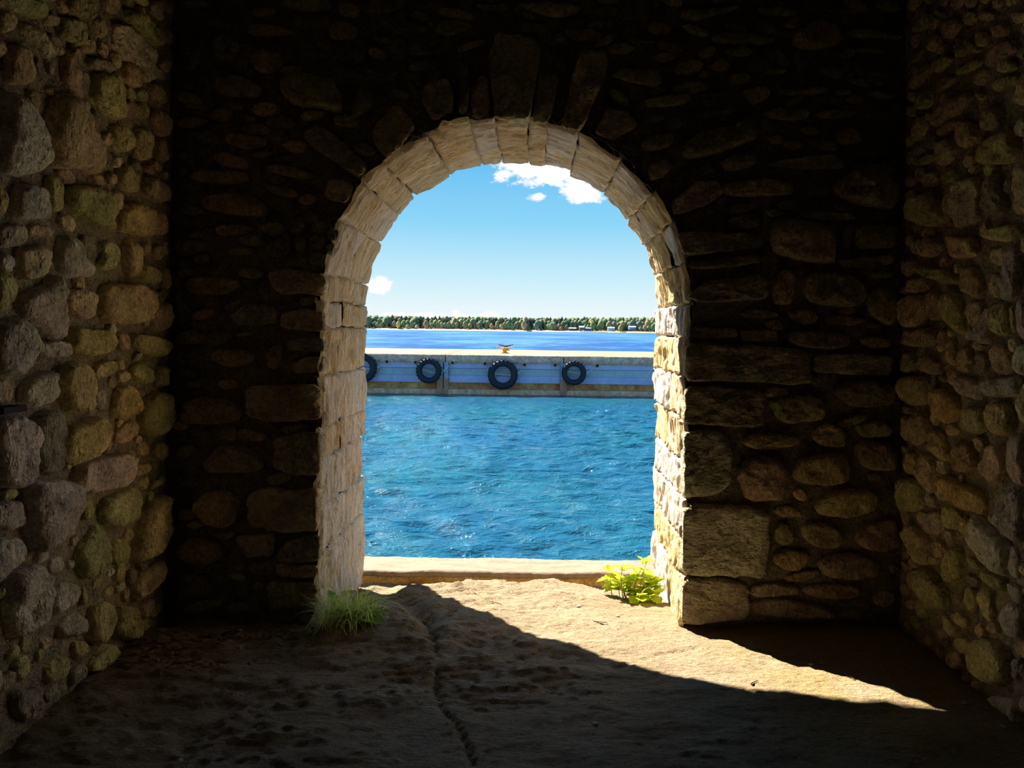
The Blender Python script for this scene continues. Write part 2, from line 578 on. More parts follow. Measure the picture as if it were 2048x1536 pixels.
def wall_with_arch():
    inn = arch_path(r=AR + .05)
    n = len(inn)
    xl, xr, zb, zt = -W - .35, W + .35, -.25, CEIL + .25
    out = []
    for (x, z) in inn:
        if z < AZ and x < AX:
            out.append((xl, z))
        elif z < AZ:
            out.append((xr, z))
        else:
            dx, dz = x - AX, z - AZ
            k = min((xr - AX) / dx if dx > 1e-6 else ((xl - AX) / dx if dx < -1e-6 else 1e9), (zt - AZ) / dz if dz > 1e-6 else 1e9)
            out.append((AX + dx * k, AZ + dz * k))
    out = np.array(out)
    M = 46
    t = np.linspace(0, 1, M)[:, None, None]
    S = inn[None] * (1 - t) + out[None] * t
    P3 = np.stack([S[..., 0].ravel() * 5, S[..., 1].ravel() * 5, np.full(S[..., 0].size, 9.0)], 1)
    d = .02 * fbm(P3, 4, .6).reshape(S.shape[:2])
    front = np.stack([S[..., 0], D - d, S[..., 1]], -1)
    v1, f1 = grid_mesh(front, flip=False)
    back = np.stack([S[::45, :, 0], np.full((2, n), D + T), S[::45, :, 1]], -1)
    v2, f2 = grid_mesh(back, flip=True)
    rev = np.stack([np.stack([inn[:, 0], np.full(n, y), inn[:, 1]], -1) for y in (D - .005, D + T)], 0)
    v3, f3 = grid_mesh(rev, flip=True)
    V = np.concatenate([v1, v2, v3])
    F = np.concatenate([f1, f2 + len(v1), f3 + len(v1) + len(v2)])
    return link('wall_back', mesh_of('wall_back', V, F, M_MORTAR_SHADED))


wall_back = tag(wall_with_arch(), 'shade-darkened stone end wall pierced by the round arch', kind='structure')
mb = MB().box(-W - .3, W + .3, REAR - .3, REAR, -.2, CEIL + .2)
tag(mb.build('wall_rear', M_ROOM), 'stone wall behind the viewpoint', kind='structure')
mb = MB().box(-W - .3, W + .3, REAR - .3, D + .1, CEIL, CEIL + .25)
tag(mb.build('ceiling', M_ROOM), 'dark ceiling above the room', kind='structure')
# outer shells keep daylight out of the side walls
mb = MB().box(-W - .35, -W - .05, REAR - .3, D + .1, -.3, CEIL + .25)
tag(mb.build('wall_outer_west', M_ROOM), kind='structure')
mb = MB().box(W + .05, W + .35, REAR - .3, D + .1, -.3, CEIL + .25)
tag(mb.build('wall_outer_east', M_ROOM), kind='structure')

MEAN = np.array((.36, .28, .165))
PAL = {'b': (.33, .235, .14), 't': (.50, .36, .19), 'g': (.37, .34, .28), 'o': (.29, .27, .10), 'p': (.37, .31, .27),
       'r': (.33, .19, .13), 'd': (.19, .16, .12), 'f': (.33, .28, .20), 'y': (.56, .39, .14)}


def smooth_poly(p, it, q):
    for _ in range(it):
        r = []
        for i in range(len(p)):
            a, b_ = p[i], p[(i + 1) % len(p)]
            r += [a * (1 - q) + b_ * q, a * q + b_ * (1 - q)]
        p = np.array(r)
    return p


def resample(p, n):
    q = np.vstack([p, p[:1]])
    L = np.concatenate([[0], np.cumsum(np.hypot(*np.diff(q, axis=0).T))])
    s = np.linspace(0, L[-1], n, endpoint=False)
    return np.stack([np.interp(s, L, q[:, 0]), np.interp(s, L, q[:, 1])], 1)


def stone_shape(poly, boxy, seed, hmul=1.0):
    """poly in metres (a, b) -> verts (a, b, c) with c out of the wall"""
    p = np.array(poly, float)
    area = .5 * np.sum(p[:, 0] * np.roll(p[:, 1], -1) - np.roll(p[:, 0], -1) * p[:, 1])
    if area < 0:
        p = p[::-1]
    size = math.sqrt(abs(area))
    p = smooth_poly(p, 1, .10) if boxy else smooth_poly(p, 2, .21)
    n = 26 if size < .10 else 36
    p = resample(p, n)
    c0 = p.mean(0)
    h = min(.075, max(.02, .30 * size)) * hmul
    if boxy:
        prof = [(1.03, -.9), (1.02, .3), (1.005, .72), (.975, .92), (.90, .98), (.78, 1.0), (.62, 1.0), (.44, 1.0), (.22, 1.0)]
        h *= .6
    else:
        prof = [(1.08, -.9), (1.07, .10), (1.035, .50), (.97, .80), (.87, .95), (.74, 1.0), (.58, 1.03), (.40, 1.05), (.20, 1.06)]
    V = []
    for s, hh in prof:
        V.append(np.column_stack([c0 + (p - c0) * s, np.full(n, hh * h)]))
    V.append(np.array([[c0[0], c0[1], prof[-1][1] * h]]))
    V = np.vstack(V)
    o = seed * 3.17
    q = V / max(size, .05)
    dn = fbm(np.column_stack([q[:, 0] * 2.2 + o, q[:, 1] * 2.2, q[:, 2] + o]), 3)
    de = fbm(np.column_stack([V[:, 0] * 26 + o, V[:, 1] * 26 + 5, q[:, 2] * 2]), 3, .6)
    tilt = np.array([math.sin(seed * 12.9), math.cos(seed * 7.7)]) * .22
    k = np.clip(V[:, 2] / h, 0, 1)
    V[:, 2] += k * h * ((.40 * dn + .34 * de) * (1.5 if boxy else 1.0) + (V[:, :2] - c0) @ tilt / size)
    V[:, :2] += (V[:, :2] - c0) * (.10 * de + .06 * dn)[:, None]
    F = []
    for j in range(len(prof) - 1):
        for i in range(n):
            i2 = (i + 1) % n
            F.append((j * n + i, j * n + i2, (j + 1) * n + i2, (j + 1) * n + i))
    last = (len(prof) - 1) * n
    F += [(last + i, last + (i + 1) % n, len(V) - 1) for i in range(n)]
    return V, F


def to_wall(V, wall):
    if wall == 'L':
        return np.column_stack([-W + V[:, 2], V[:, 0], V[:, 1]])
    if wall == 'R':
        return np.column_stack([W - V[:, 2], V[:, 0], V[:, 1]])
    return np.column_stack([V[:, 0], D - V[:, 2], V[:, 1]])


def px_to_wall(px, py, wall):
    u, v = ray(px, py)
    if wall == 'B':
        Y = D - .03
        return u * Y, EYE + v * Y
    Y = (W - .03) / max(abs(u), 1e-4)
    Y = min(Y, D - .02)
    return Y, EYE + v * Y


OCC = {k_: np.zeros((520, 420), bool) for k_ in 'LRB'}     # 1 cm occupancy of each wall, to find gaps for small stones
OCC_O = {'L': (0.0, -.1), 'R': (0.0, -.1), 'B': (-2.0, -.1)}


def inside(poly, A, B):
    r = np.zeros(A.shape, bool)
    n = len(poly)
    for i in range(n):
        (x0, y0), (x1, y1) = poly[i], poly[(i + 1) % n]
        if y0 == y1:
            continue
        r ^= ((y0 > B) != (y1 > B)) & (A < (x1 - x0) * (B - y0) / (y1 - y0) + x0)
    return r


def mark(poly, wall, test=False):
    o = OCC_O[wall]
    P_ = np.array(poly)
    lo = np.maximum(((P_.min(0) - o) * 100).astype(int) - 1, 0)
    hi = np.minimum(((P_.max(0) - o) * 100).astype(int) + 2, (520, 420))
    if (hi <= lo).any():
        return True
    A, B = np.meshgrid((np.arange(lo[0], hi[0]) + .5) / 100 + o[0], (np.arange(lo[1], hi[1]) + .5) / 100 + o[1], indexing='ij')
    m = inside(poly, A, B)
    sub = OCC[wall][lo[0]:hi[0], lo[1]:hi[1]]
    if test:
        return bool((sub & m).any())
    sub |= m
    return False


PARENT = {'L': wall_left, 'R': wall_right, 'B': wall_back}
n_stone = [0]


def add_stone(poly, wall, code, hmul=1.0, name='stone'):
    n_stone[0] += 1
    k = n_stone[0]
    boxy = code == 'f'
    V, F = stone_shape(poly, boxy, k, hmul)
    if wall == 'B':                     # keep the face stones out of the opening
        dx, dz = V[:, 0] - AX, V[:, 1] - AZ
        lim = AR + .008
        low = dz < 0
        V[:, 0] = np.where(low & (np.abs(dx) < lim), AX + np.sign(dx) * lim, V[:, 0])
        rad = np.maximum(np.hypot(dx, dz), 1e-6)
        k_ = np.where(~low & (rad < lim), lim / rad, 1.0)
        V[:, 0], V[:, 1] = np.where(low, V[:, 0], AX + dx * k_), np.where(low, V[:, 1], AZ + dz * k_)
    X = to_wall(V, wall)
    if wall == 'R':
        F = [q[::-1] for q in F]
    c = X.mean(0)
    col = (1.32 if wall == 'B' else 2.2) * (np.array(PAL[code]) * .7 + MEAN * .3 * (.6 if code == 'd' else 1)) * random.uniform(.82, 1.2) * (1 + np.array([random.uniform(-.06, .06) for _ in range(3)]))  # arch wall stones toned down, its dimness is painted into their colour
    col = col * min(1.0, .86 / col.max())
    mark(poly, wall)
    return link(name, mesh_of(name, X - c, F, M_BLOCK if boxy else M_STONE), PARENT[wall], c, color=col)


# outlines of the wall stones: wall, origin and scale of the sheet the outlines were taken on, then one stone per line
SHEETS = [
('L', 0, 0, 3.2, """
o 0,0 170,0 250,90 255,180 210,205 60,140 0,80
b 215,0 365,0 375,50 300,95 240,60
o 430,0 560,0 560,110 540,195 480,190 410,130
b 640,60 720,60 735,120 700,170 660,140
b 0,165 60,170 90,220 70,280 0,310
b 110,235 200,250 290,330 330,420 290,460 200,370 130,290
o 360,200 430,195 510,220 510,330 480,375 440,345 370,320
b 575,200 630,190 665,260 640,320 590,290
b 510,330 560,320 600,380 560,420 510,400
f 690,225 760,240 970,380 965,560 890,600 860,480 760,450 680,340
o 790,130 860,150 980,250 1030,300 1020,350 960,350 870,270 780,190
b 940,60 1000,90 1020,190 990,200 920,120
o 780,20 870,20 930,90 900,110 830,70
t 45,400 100,375 160,400 200,580 190,610 60,635 35,560
d 200,470 250,450 270,520 240,580 200,550
d 285,470 325,480 330,550 300,565
r 400,420 440,430 490,520 505,690 485,720 430,640 390,590
d 505,520 550,560 560,660 530,700 505,640
o 600,540 660,550 740,610 745,690 765,780 740,835 680,800 580,720 590,620
t 785,470 845,475 885,590 870,630 780,600
b 990,480 1030,510 1035,570 990,575
b 940,590 1030,640 1040,740 950,690
r 790,720 850,720 865,800 830,845 770,820
o 870,720 930,730 940,800 910,830 870,790
r 960,750 1050,800 1065,900 1030,940 960,880
d 575,800 610,770 640,850 610,900 580,880
o 700,880 770,875 830,920 830,1010 800,1050 720,1000
t 860,890 930,890 960,970 950,1060 900,1100 860,1050
r 990,950 1055,960 1060,1100 1000,1090
g 0,690 60,700 190,800 260,950 270,1100 230,1190 60,1190 0,1180
t 320,700 420,685 480,760 540,900 620,1030 625,1110 600,1190 530,1130 340,1160 300,950 300,830
b 170,660 230,680 260,720 230,830 200,800
b 270,640 380,640 380,660 300,700
o 780,1110 850,1160 900,1210 880,1290 820,1300 750,1250
b 930,1190 1060,1240 1080,1340 1000,1360 920,1300
p 130,1270 270,1270 320,1370 320,1480 190,1485 100,1470 105,1360
o 330,1190 410,1250 400,1420 340,1440 310,1380
o 440,1280 600,1260 730,1330 710,1430 670,1530 480,1440
t 0,1275 40,1310 65,1400 40,1470 0,1470
y 775,1440 800,1385 880,1370 945,1400 980,1560 960,1575 850,1560 780,1540
r 1010,1420 1050,1430 1075,1560 1000,1570
d 640,1010 700,1050 700,1150 640,1160
b 270,170 350,180 350,250 280,240
d 570,440 700,470 720,520 640,560 570,500
"""),
('L', 0, 440, 3.2, """
g 30,130 110,110 165,130 175,200 150,250 40,265 15,200
t 205,110 320,125 355,155 330,190 210,190
b 145,290 170,270 300,245 325,280 325,410 170,485 140,370
g 400,200 450,180 510,230 530,310 600,370 595,440 520,420 470,450 400,420 385,290
d 530,160 590,180 605,250 600,330 550,270
o 640,220 720,210 775,290 750,370 690,395 640,370 670,300
t 815,200 860,195 915,270 910,360 870,435 840,410 805,290
b 925,215 970,215 975,290 930,290
b 985,220 1050,230 1060,300 1000,330
o 925,350 1000,370 1040,420 1030,470 960,460 910,410
t 1060,370 1105,370 1105,500 1060,490
o 0,420 60,410 110,480 120,570 60,650 0,690
p 145,590 280,510 370,430 400,480 410,640 430,720 420,835 340,830 300,800 180,710 150,650
t 455,540 540,515 620,560 630,650 590,710 520,700 450,640
t 665,490 770,480 880,475 950,560 950,700 840,730 680,730 665,600
b 960,490 1020,530 1010,580 960,570
b 970,640 1060,590 1100,620 1095,730 1040,780 990,760
g 0,780 150,715 210,800 235,900 230,1020 150,1085 60,1060 0,1040
p 275,870 400,850 470,860 475,950 380,960 290,965
y 490,800 520,760 600,770 710,770 745,840 730,910 600,945 490,940 475,860
b 790,790 850,800 860,880 820,915 785,870
o 880,800 940,800 1090,830 1105,880 1060,940 930,920 880,860
o 640,1010 700,970 780,980 780,1030 700,1080 640,1090
t 785,960 820,970 830,1030 790,1030
o 880,990 940,975 1000,1040 1005,1100 940,1115 870,1060
o 1040,1010 1090,995 1120,1040 1110,1120 1040,1125 1020,1080
b 0,1130 60,1110 115,1150 130,1210 100,1270 40,1285 0,1250
g 170,1180 230,1110 350,1050 400,1090 410,1180 390,1230 240,1280 180,1260
t 430,1020 500,985 580,1000 615,1080 610,1230 570,1310 480,1300 430,1220 410,1120
p 650,1180 690,1145 715,1200 700,1290 655,1280
y 770,1150 840,1125 900,1180 920,1240 890,1310 800,1345 745,1320 755,1220
o 950,1220 1010,1170 1090,1175 1110,1260 1100,1400 1010,1445 940,1420 930,1320
g 0,1350 130,1345 220,1390 250,1480 245,1560 210,1700 200,1800 0,1790
d 270,1350 330,1310 400,1320 430,1380 425,1560 380,1720 300,1690 250,1600
y 460,1420 560,1370 660,1330 700,1400 690,1500 650,1580 480,1660 455,1580
b 720,1410 765,1420 760,1500 735,1590 715,1500
t 790,1410 860,1350 905,1390 890,1450 830,1500 775,1490
t 935,1500 975,1485 990,1530 970,1580 935,1570
"""),
('L', 0, 860, 3.2, """
p 560,290 700,250 830,210 860,260 860,390 800,440 640,470 580,485 540,450 545,340
b 860,200 900,200 915,250 880,260
b 900,300 1000,270 1005,330 920,370
o 1030,150 1100,140 1110,230 1060,270 1020,230
t 1000,420 1100,340 1105,390 1010,450
b 470,280 515,280 515,330 470,330
g 220,415 300,410 420,400 500,410 535,480 530,640 490,750 400,810 300,855 240,780 230,600 210,500
o 720,500 800,470 890,420 930,480 935,580 900,640 780,700 720,680 690,590
o 590,520 650,510 660,590 630,640 590,650
p 10,580 100,545 190,540 210,620 205,700 70,730 15,690
t 980,570 1060,480 1105,490 1100,800 1000,880 920,900 920,760 940,680
p 0,790 80,790 160,770 195,860 170,950 60,1060 0,1070
o 610,760 650,670 690,690 735,850 740,950 660,1000 610,1020 565,950 550,840
o 780,770 850,765 880,820 870,900 800,935 770,900
g 380,920 440,880 480,930 450,990 390,1000
g 500,910 535,910 540,960 510,970
g 180,1010 250,950 310,950 350,1040 350,1200 320,1310 220,1400 130,1410 110,1250 130,1120
g 410,1080 500,1045 560,1090 550,1170 440,1260 400,1220
o 660,1040 720,1010 710,1070 670,1100
t 720,1110 780,1060 790,1100 760,1160
b 850,1090 890,1080 900,1150 870,1180
o 600,1080 630,1090 620,1180 590,1200
b 920,1050 990,960 1090,880 1105,960 1050,1060 960,1160 920,1150
b 970,1210 1050,1130 1060,1200 990,1290
o 660,1190 760,1170 800,1250 780,1380 700,1440 650,1400 640,1290
o 810,1200 900,1190 950,1230 970,1380 880,1410 820,1390
g 440,1340 500,1260 570,1250 625,1290 620,1370 560,1390 450,1405
t 0,1200 40,1250 45,1330 10,1480 0,1500
b 340,1440 410,1400 420,1450 360,1500
"""),
('L', 0, 1150, 2.926, """
o 640,520 720,460 770,520 720,590 660,630 600,620
o 340,600 420,540 470,560 460,650 380,710 340,690
o 170,580 230,540 260,590 230,680 180,690
g 0,600 60,610 80,680 70,800 30,870 0,890
d 160,760 250,740 330,830 300,900 220,930 170,880
d 20,920 80,890 120,960 80,1040 20,1030
o 500,460 570,450 590,520 520,560
o 290,520 330,500 330,560 290,590
d 850,500 910,440 930,460 880,540
"""),
('R', 1700, 0, 3.2, """
o 330,110 400,20 460,40 430,110 350,150
o 450,0 530,0 540,30 500,60
b 520,80 560,65 600,40 620,90 570,170 540,180 515,140
o 650,0 720,0 720,60 680,100 655,60
b 730,0 840,0 830,50 750,60
b 820,110 880,70 930,90 920,140 860,165 820,150
t 720,140 770,130 800,180 750,230 720,210
b 945,0 1070,0 1060,40 980,75 950,40
t 1040,160 1100,90 1114,100 1114,200 1060,200
o 430,190 470,150 495,200 480,250 440,270 420,240
o 595,245 680,230 640,290 605,300
b 800,290 900,200 950,175 990,230 960,280 870,320 820,350 800,330
o 460,340 550,280 575,310 540,360 480,400 455,370
o 610,390 730,300 775,330 700,380 630,410
o 330,450 420,340 450,380 400,450 340,520
o 490,490 540,420 600,420 580,480 510,525
o 320,330 380,240 400,260 350,340
o 845,460 950,400 1000,410 960,470 860,515
t 1010,480 1050,380 1114,320 1114,560 1060,600 1000,580
o 370,560 440,490 460,520 455,600 390,640 360,600
b 490,680 560,580 690,520 700,560 650,640 540,720 480,740
b 500,770 600,690 620,730 560,790 500,800
o 740,520 790,530 770,570 745,560
o 775,660 860,600 900,650 900,740 800,765 775,720
b 620,730 680,700 740,740 750,820 680,880 640,840
b 500,850 580,815 610,860 600,950 540,995 500,960
o 340,720 400,680 430,740 400,820 350,840
o 310,620 350,620 350,680 310,680
o 765,880 840,820 960,740 1000,800 990,960 800,975 760,930
o 1050,800 1114,780 1114,910 1080,900
t 675,950 720,920 750,960 700,1005 670,990
o 360,980 440,920 490,920 470,970 370,1000
o 350,910 410,860 420,900 360,940
o 540,1050 620,1010 640,1050 600,1100 550,1100
b 420,1060 500,1030 505,1110 430,1140
f 620,1110 740,1060 775,1090 780,1330 700,1375 640,1385 610,1250
t 1000,1010 1060,975 1114,1010 1114,1280 1060,1300 1010,1200
d 830,1080 880,1040 910,1150 960,1280 900,1310 820,1260
o 360,1220 490,1160 520,1240 560,1310 540,1375 430,1380 350,1340
o 840,1390 1030,1350 1045,1400 1020,1460 840,1470
b 570,1160 610,1180 620,1370 590,1380 560,1250
o 640,180 700,190 760,250 700,270 650,220
o 860,330 920,300 990,340 930,390 870,380
o 1010,220 1060,230 1040,300 1000,290
"""),
('R', 1700, 440, 3.2, """
t 580,25 680,45 760,40 800,160 630,180 600,100
b 355,80 430,60 500,50 550,90 510,170 400,160 360,120
g 1040,10 1114,0 1114,160 1060,130
t 865,130 900,100 960,120 950,190 900,220 865,190
p 990,90 1040,80 1045,200 1030,420 960,440 945,380 960,200
b 870,270 930,270 935,400 900,430 865,400
o 400,240 450,235 590,250 660,290 660,345 560,330 480,300 410,280
t 700,240 760,225 815,280 815,390 800,430 740,400 680,360
d 300,200 370,180 390,260 350,300 300,280
b 310,390 380,310 450,310 465,380 400,405 320,410
b 315,430 470,410 470,560 440,620 330,610
r 475,400 530,400 540,500 520,575 470,555
o 565,440 600,380 680,420 700,520 700,660 640,630 600,570 560,490
b 730,470 800,445 825,520 810,600 760,630 730,580
p 720,640 800,620 830,520 865,480 870,600 860,720 800,700 720,690
o 875,460 960,455 1000,500 995,660 920,650 885,620
o 990,480 1020,470 1030,620 1000,640
p 1040,430 1114,410 1114,680 1050,670 1040,560
b 310,660 400,630 520,630 520,740 400,745 310,740
t 540,640 580,640 580,760 540,780
b 600,700 650,690 650,860 600,840
b 670,770 740,740 760,800 755,890 690,905 665,850
t 890,740 960,715 1010,810 1015,900 890,910
g 1020,800 1060,720 1114,710 1114,910 1060,910 1025,860
o 315,800 370,785 410,840 400,910 315,910
b 420,830 480,795 560,840 570,920 500,920 430,890
b 325,940 480,940 490,1000 480,1110 390,1120 340,1080
p 675,925 830,970 830,1085 720,1050 660,1010
p 840,955 930,940 1050,920 1050,1040 940,1060 840,1040
b 605,880 660,900 660,1000 610,970
y 515,1050 570,1010 660,1050 690,1110 690,1200 600,1240 560,1200 520,1120
o 720,1140 790,1125 850,1150 850,1270 800,1295 715,1270 710,1210
t 870,1110 930,1085 990,1110 1015,1200 1000,1290 930,1300 870,1230
t 1055,1100 1090,960 1114,950 1114,1230 1070,1200
b 390,1210 440,1160 500,1190 500,1310 440,1380 380,1340
b 320,1200 370,1210 360,1360 320,1330
d 325,1130 370,1130 380,1170 340,1180
t 505,1300 550,1270 610,1340 640,1440 620,1475 540,1430 505,1380
b 650,1380 760,1340 800,1440 790,1520 700,1540 660,1480
t 850,1430 900,1360 970,1380 990,1500 950,1590 900,1610 850,1560
p 1020,1320 1060,1290 1114,1300 1114,1620 1060,1600 1010,1500
d 770,760 860,800 850,900 790,900
b 780,1310 850,1330 840,1420 800,1400
"""),
('R', 1700, 860, 3.2, """
t 355,90 410,80 445,140 430,230 370,210
b 445,110 490,80 540,140 560,240 530,340 480,310 450,200
o 315,260 370,250 460,260 470,380 450,450 370,460 320,400
y 590,250 640,230 750,280 870,340 870,480 800,440 720,430 620,350
p 500,480 580,440 600,520 570,600 500,600
o 610,410 720,440 700,570 610,550
t 720,480 750,500 760,610 720,590 700,560
g 990,310 1114,330 1114,640 1040,620 950,530 960,420
g 800,470 870,520 1030,640 1030,840 960,840 890,760 800,650
g 1040,650 1090,680 1090,880 1030,850
t 360,570 400,525 470,580 510,650 510,780 480,790 390,700
r 355,710 390,710 395,760 360,760
o 620,770 650,690 720,690 740,800 700,920 660,900 620,830
o 740,740 800,740 850,810 800,820
o 850,820 950,860 1010,890 1015,960 900,920 845,880
g 1020,890 1114,940 1114,1040 1030,980
o 450,820 530,830 640,970 640,1070 560,1080 460,960 440,880
b 380,860 430,830 450,940 400,960
o 760,960 790,920 830,970 820,1110 770,1080 750,1020
o 860,940 910,930 940,1040 930,1170 870,1090 850,1010
d 760,840 830,880 830,940 770,900
g 1000,1060 1060,1020 1114,1080 1114,1250 1060,1240 990,1150
b 380,1030 430,1020 430,1090 380,1080
o 670,1110 720,1090 770,1150 760,1200 700,1180
b 580,1210 630,1200 650,1260 600,1280
o 700,1260 760,1260 790,1330 760,1370 700,1320
o 810,1280 950,1260 1040,1370 1050,1510 980,1560 870,1500 800,1400
b 650,1370 720,1340 740,1420 700,1470 650,1430
d 1060,1390 1114,1380 1114,1500 1070,1520
b 520,740 570,750 560,800 520,790
"""),
('R', 1750, 1180, 4.315, """
p 1010,850 1080,810 1200,830 1286,900 1286,1060 1180,1010 1100,950
b 860,690 950,690 960,830 900,780
p 790,640 850,650 850,710 800,690
"""),
('B', 1340, 640, 2.478, """
f 80,95 230,95 480,100 700,120 705,280 560,285 300,280 80,280
f 725,130 1100,130 1110,230 900,230 725,220
d 725,240 800,230 805,320 760,315 715,285
d 830,310 870,270 1000,260 1130,280 1130,370 1000,390 900,385
f 80,310 280,305 470,325 470,500 300,500 80,495
o 505,375 580,345 740,345 790,400 770,450 700,465 600,480 560,460
y 380,575 420,545 540,535 640,550 670,575 580,600 480,620 410,600
t 710,540 760,485 820,475 880,510 890,590 780,590
o 930,490 1010,460 1100,465 1110,530 980,545
b 940,580 960,560 1060,565 1140,600 1140,700 1000,700 950,640
f 80,540 200,520 310,560 320,690 300,800 200,850 90,860
b 360,720 400,660 480,655 570,670 600,720 590,850 500,865 400,855 370,790
b 640,690 680,640 780,625 880,625 910,690 910,765 780,780 680,780 640,750
t 640,815 680,800 710,850 690,870 645,850
t 765,860 830,815 980,800 1055,830 1050,890 930,940 780,935 755,900
t 545,905 620,890 680,920 680,945 600,950 550,935
o 545,1060 560,990 590,970 630,1000 655,1070 590,1090
t 680,1000 720,970 820,980 885,1030 870,1090 780,1095 710,1060
b 960,1040 1000,980 1080,945 1160,950 1160,1090 1060,1105 970,1070
y 550,1150 590,1115 660,1110 730,1140 700,1200 620,1215 560,1180
b 770,1170 830,1130 970,1125 1080,1170 1070,1230 940,1250 800,1230
b 1125,1190 1150,1165 1175,1200 1150,1220
f 80,900 280,890 440,900 510,930 515,1100 510,1245 300,1240 80,1240
f 85,1270 280,1260 430,1290 430,1450 250,1470 85,1480
b 440,1290 540,1275 670,1290 670,1330 560,1340 440,1350
b 690,1300 800,1265 960,1275 980,1330 840,1350 720,1330
b 440,1380 560,1345 750,1370 870,1420 800,1440 560,1440 460,1420
b 1050,1320 1110,1300 1160,1320 1140,1380 1060,1380
d 880,1400 1000,1390 1000,1440 890,1440
d 1010,720 1080,720 1080,760 1010,750
f 80,15 330,15 340,60 200,70 80,70
f 350,25 530,20 540,75 370,80
b 590,20 740,20 890,40 890,100 740,105 600,90
b 945,50 1030,40 1110,60 1100,90 980,95
"""),
('B', 1280, 380, 3.7236, """
f 250,290 450,270 650,290 800,270 900,330 890,390 600,420 330,460 280,400
b 975,200 1050,165 1150,180 1340,200 1420,300 1430,470 1370,490 1200,465 1000,425 970,350
d 1440,230 1480,260 1490,370 1440,300
d 1500,200 1580,190 1580,330 1540,380 1500,330
o 1600,200 1900,180 1910,340 1800,360 1600,375
f 1170,110 1500,100 1620,150 1400,165 1200,150
o 920,100 1000,90 1080,110 1000,150 940,140
f 1470,460 1650,440 1880,410 1880,480 1700,510 1500,520
f 350,760 500,640 700,620 880,570 940,650 930,760 700,790 450,800
b 1010,590 1080,540 1150,600 1140,780 1070,805 1000,790 990,680
o 1225,640 1260,570 1400,555 1580,580 1670,660 1670,760 1560,805 1380,795 1260,760
o 1710,700 1780,670 1900,670 1910,920 1830,930 1740,870 1700,790
o 1715,560 1800,535 1890,550 1880,580 1740,590
f 750,880 820,845 980,850 1040,880 1000,905 800,905
b 1110,870 1200,840 1300,850 1335,900 1290,945 1220,950 1150,910
b 1370,900 1480,870 1680,890 1670,920 1560,950 1420,940
d 330,510 600,470 900,430 960,470 700,530 400,560
d 640,180 760,130 870,140 890,220 780,240 660,240
"""),
('B', 1280, 0, 3.656, """
o 230,50 330,30 460,30 640,0 680,0 600,40 480,70 340,110 260,90
o 800,0 1110,0 1100,40 980,60 850,50
o 1290,0 1560,0 1530,30 1400,30
o 460,230 560,205 820,205 960,200 940,240 830,270 660,280 520,260
b 1085,190 1180,110 1290,95 1400,140 1430,230 1320,275 1160,295 1090,250
o 1500,150 1580,130 1700,165 1880,180 1860,200 1600,200 1520,185
o 1500,300 1610,275 1770,285 1700,310
b 40,380 110,350 220,350 220,385 130,415 50,400
b 480,430 560,380 620,430 590,470 500,470
t 385,510 410,475 455,490 450,525 395,530
o 870,460 960,440 1040,450 1010,480 900,490
o 1270,450 1360,420 1460,430 1440,480 1400,510 1360,480
o 1520,430 1570,410 1640,470 1800,460 1770,485 1600,485
o 930,600 1050,605 1330,570 1340,610 1180,630 1020,640
o 1390,595 1510,590 1500,620 1420,630
o 1630,600 1700,590 1840,620 1810,645 1680,645
p 700,610 880,580 930,640 800,720 740,680
o 0,700 130,670 320,650 340,690 250,730 80,755 0,750
o 380,640 480,640 600,640 540,660 430,660
o 385,785 540,770 720,740 640,790 480,820 400,820
o 860,770 960,740 1190,740 1195,800 1040,825 900,810
o 1255,760 1400,735 1590,750 1500,790 1290,800
d 1690,750 1800,740 1810,790 1720,800
o 330,990 420,930 640,890 740,810 810,820 830,960 620,1050 370,1120 300,1090
b 910,950 970,930 1020,960 1000,1000 930,1000
r 1410,920 1500,870 1580,900 1600,970 1480,990 1430,970
d 1700,960 1760,900 1830,940 1800,980 1730,985
o 560,1130 700,1080 830,1090 825,1160 620,1220
f 890,1160 1040,1110 1240,1085 1400,1060 1490,1160 1220,1180
b 1420,1310 1480,1230 1640,1130 1850,1160 1870,1440 1700,1450 1520,1400 1440,1360
o 600,1290 780,1270 950,1250 1060,1300 1115,1340 1060,1380 950,1370 780,1395 610,1380
f 230,1430 400,1290 540,1280 590,1370 480,1450 330,1520 220,1530
d 1190,1320 1370,1310 1350,1370 1240,1385
f 30,1190 160,1130 210,1180 150,1260 50,1290
d 380,1180 520,1140 540,1200 420,1260
d 1560,1020 1800,1000 1850,1060 1640,1090
"""),
('B', 800, 0, 4.096, """
o 540,30 640,50 830,20 810,70 720,80 600,75
o 880,20 1400,20 1400,80 1220,125 1080,100 960,60
o 1520,60 1620,20 1720,40 1710,90 1640,115 1560,100
o 220,230 300,170 520,190 500,240 340,300 260,290
b 410,400 480,360 640,320 640,345 500,400 420,425
d 0,390 120,370 300,410 290,450 80,475 0,460
f 740,285 900,280 1020,310 1110,370 1080,560 1040,780 1010,980 860,990 730,970 690,620 670,460
f 1090,610 1180,600 1250,620 1200,900 1160,1010 1040,990 1060,780
f 1420,420 1620,400 1640,540 1530,850 1440,1050 1280,1040 1330,760 1380,540
b 1270,240 1400,220 1530,220 1600,270 1540,310 1360,300
d 1880,300 2040,280 2040,310 1920,320
f 1680,590 1780,530 2048,530 2100,640 2048,680 1830,640
o 1640,710 1720,700 1830,780 1820,840 1730,800
f 100,740 310,650 380,720 390,940 210,1000 130,840
f 540,740 600,630 660,640 690,960 560,980 530,860
d 420,500 480,470 510,700 500,960 420,930
f 1560,1060 1660,860 1830,900 1900,1000 1700,1130
d 1190,480 1300,480 1310,560 1240,560
d 1880,820 2040,800 2048,830 1920,840
d 880,200 960,170 1110,190 1120,240 900,250
"""),
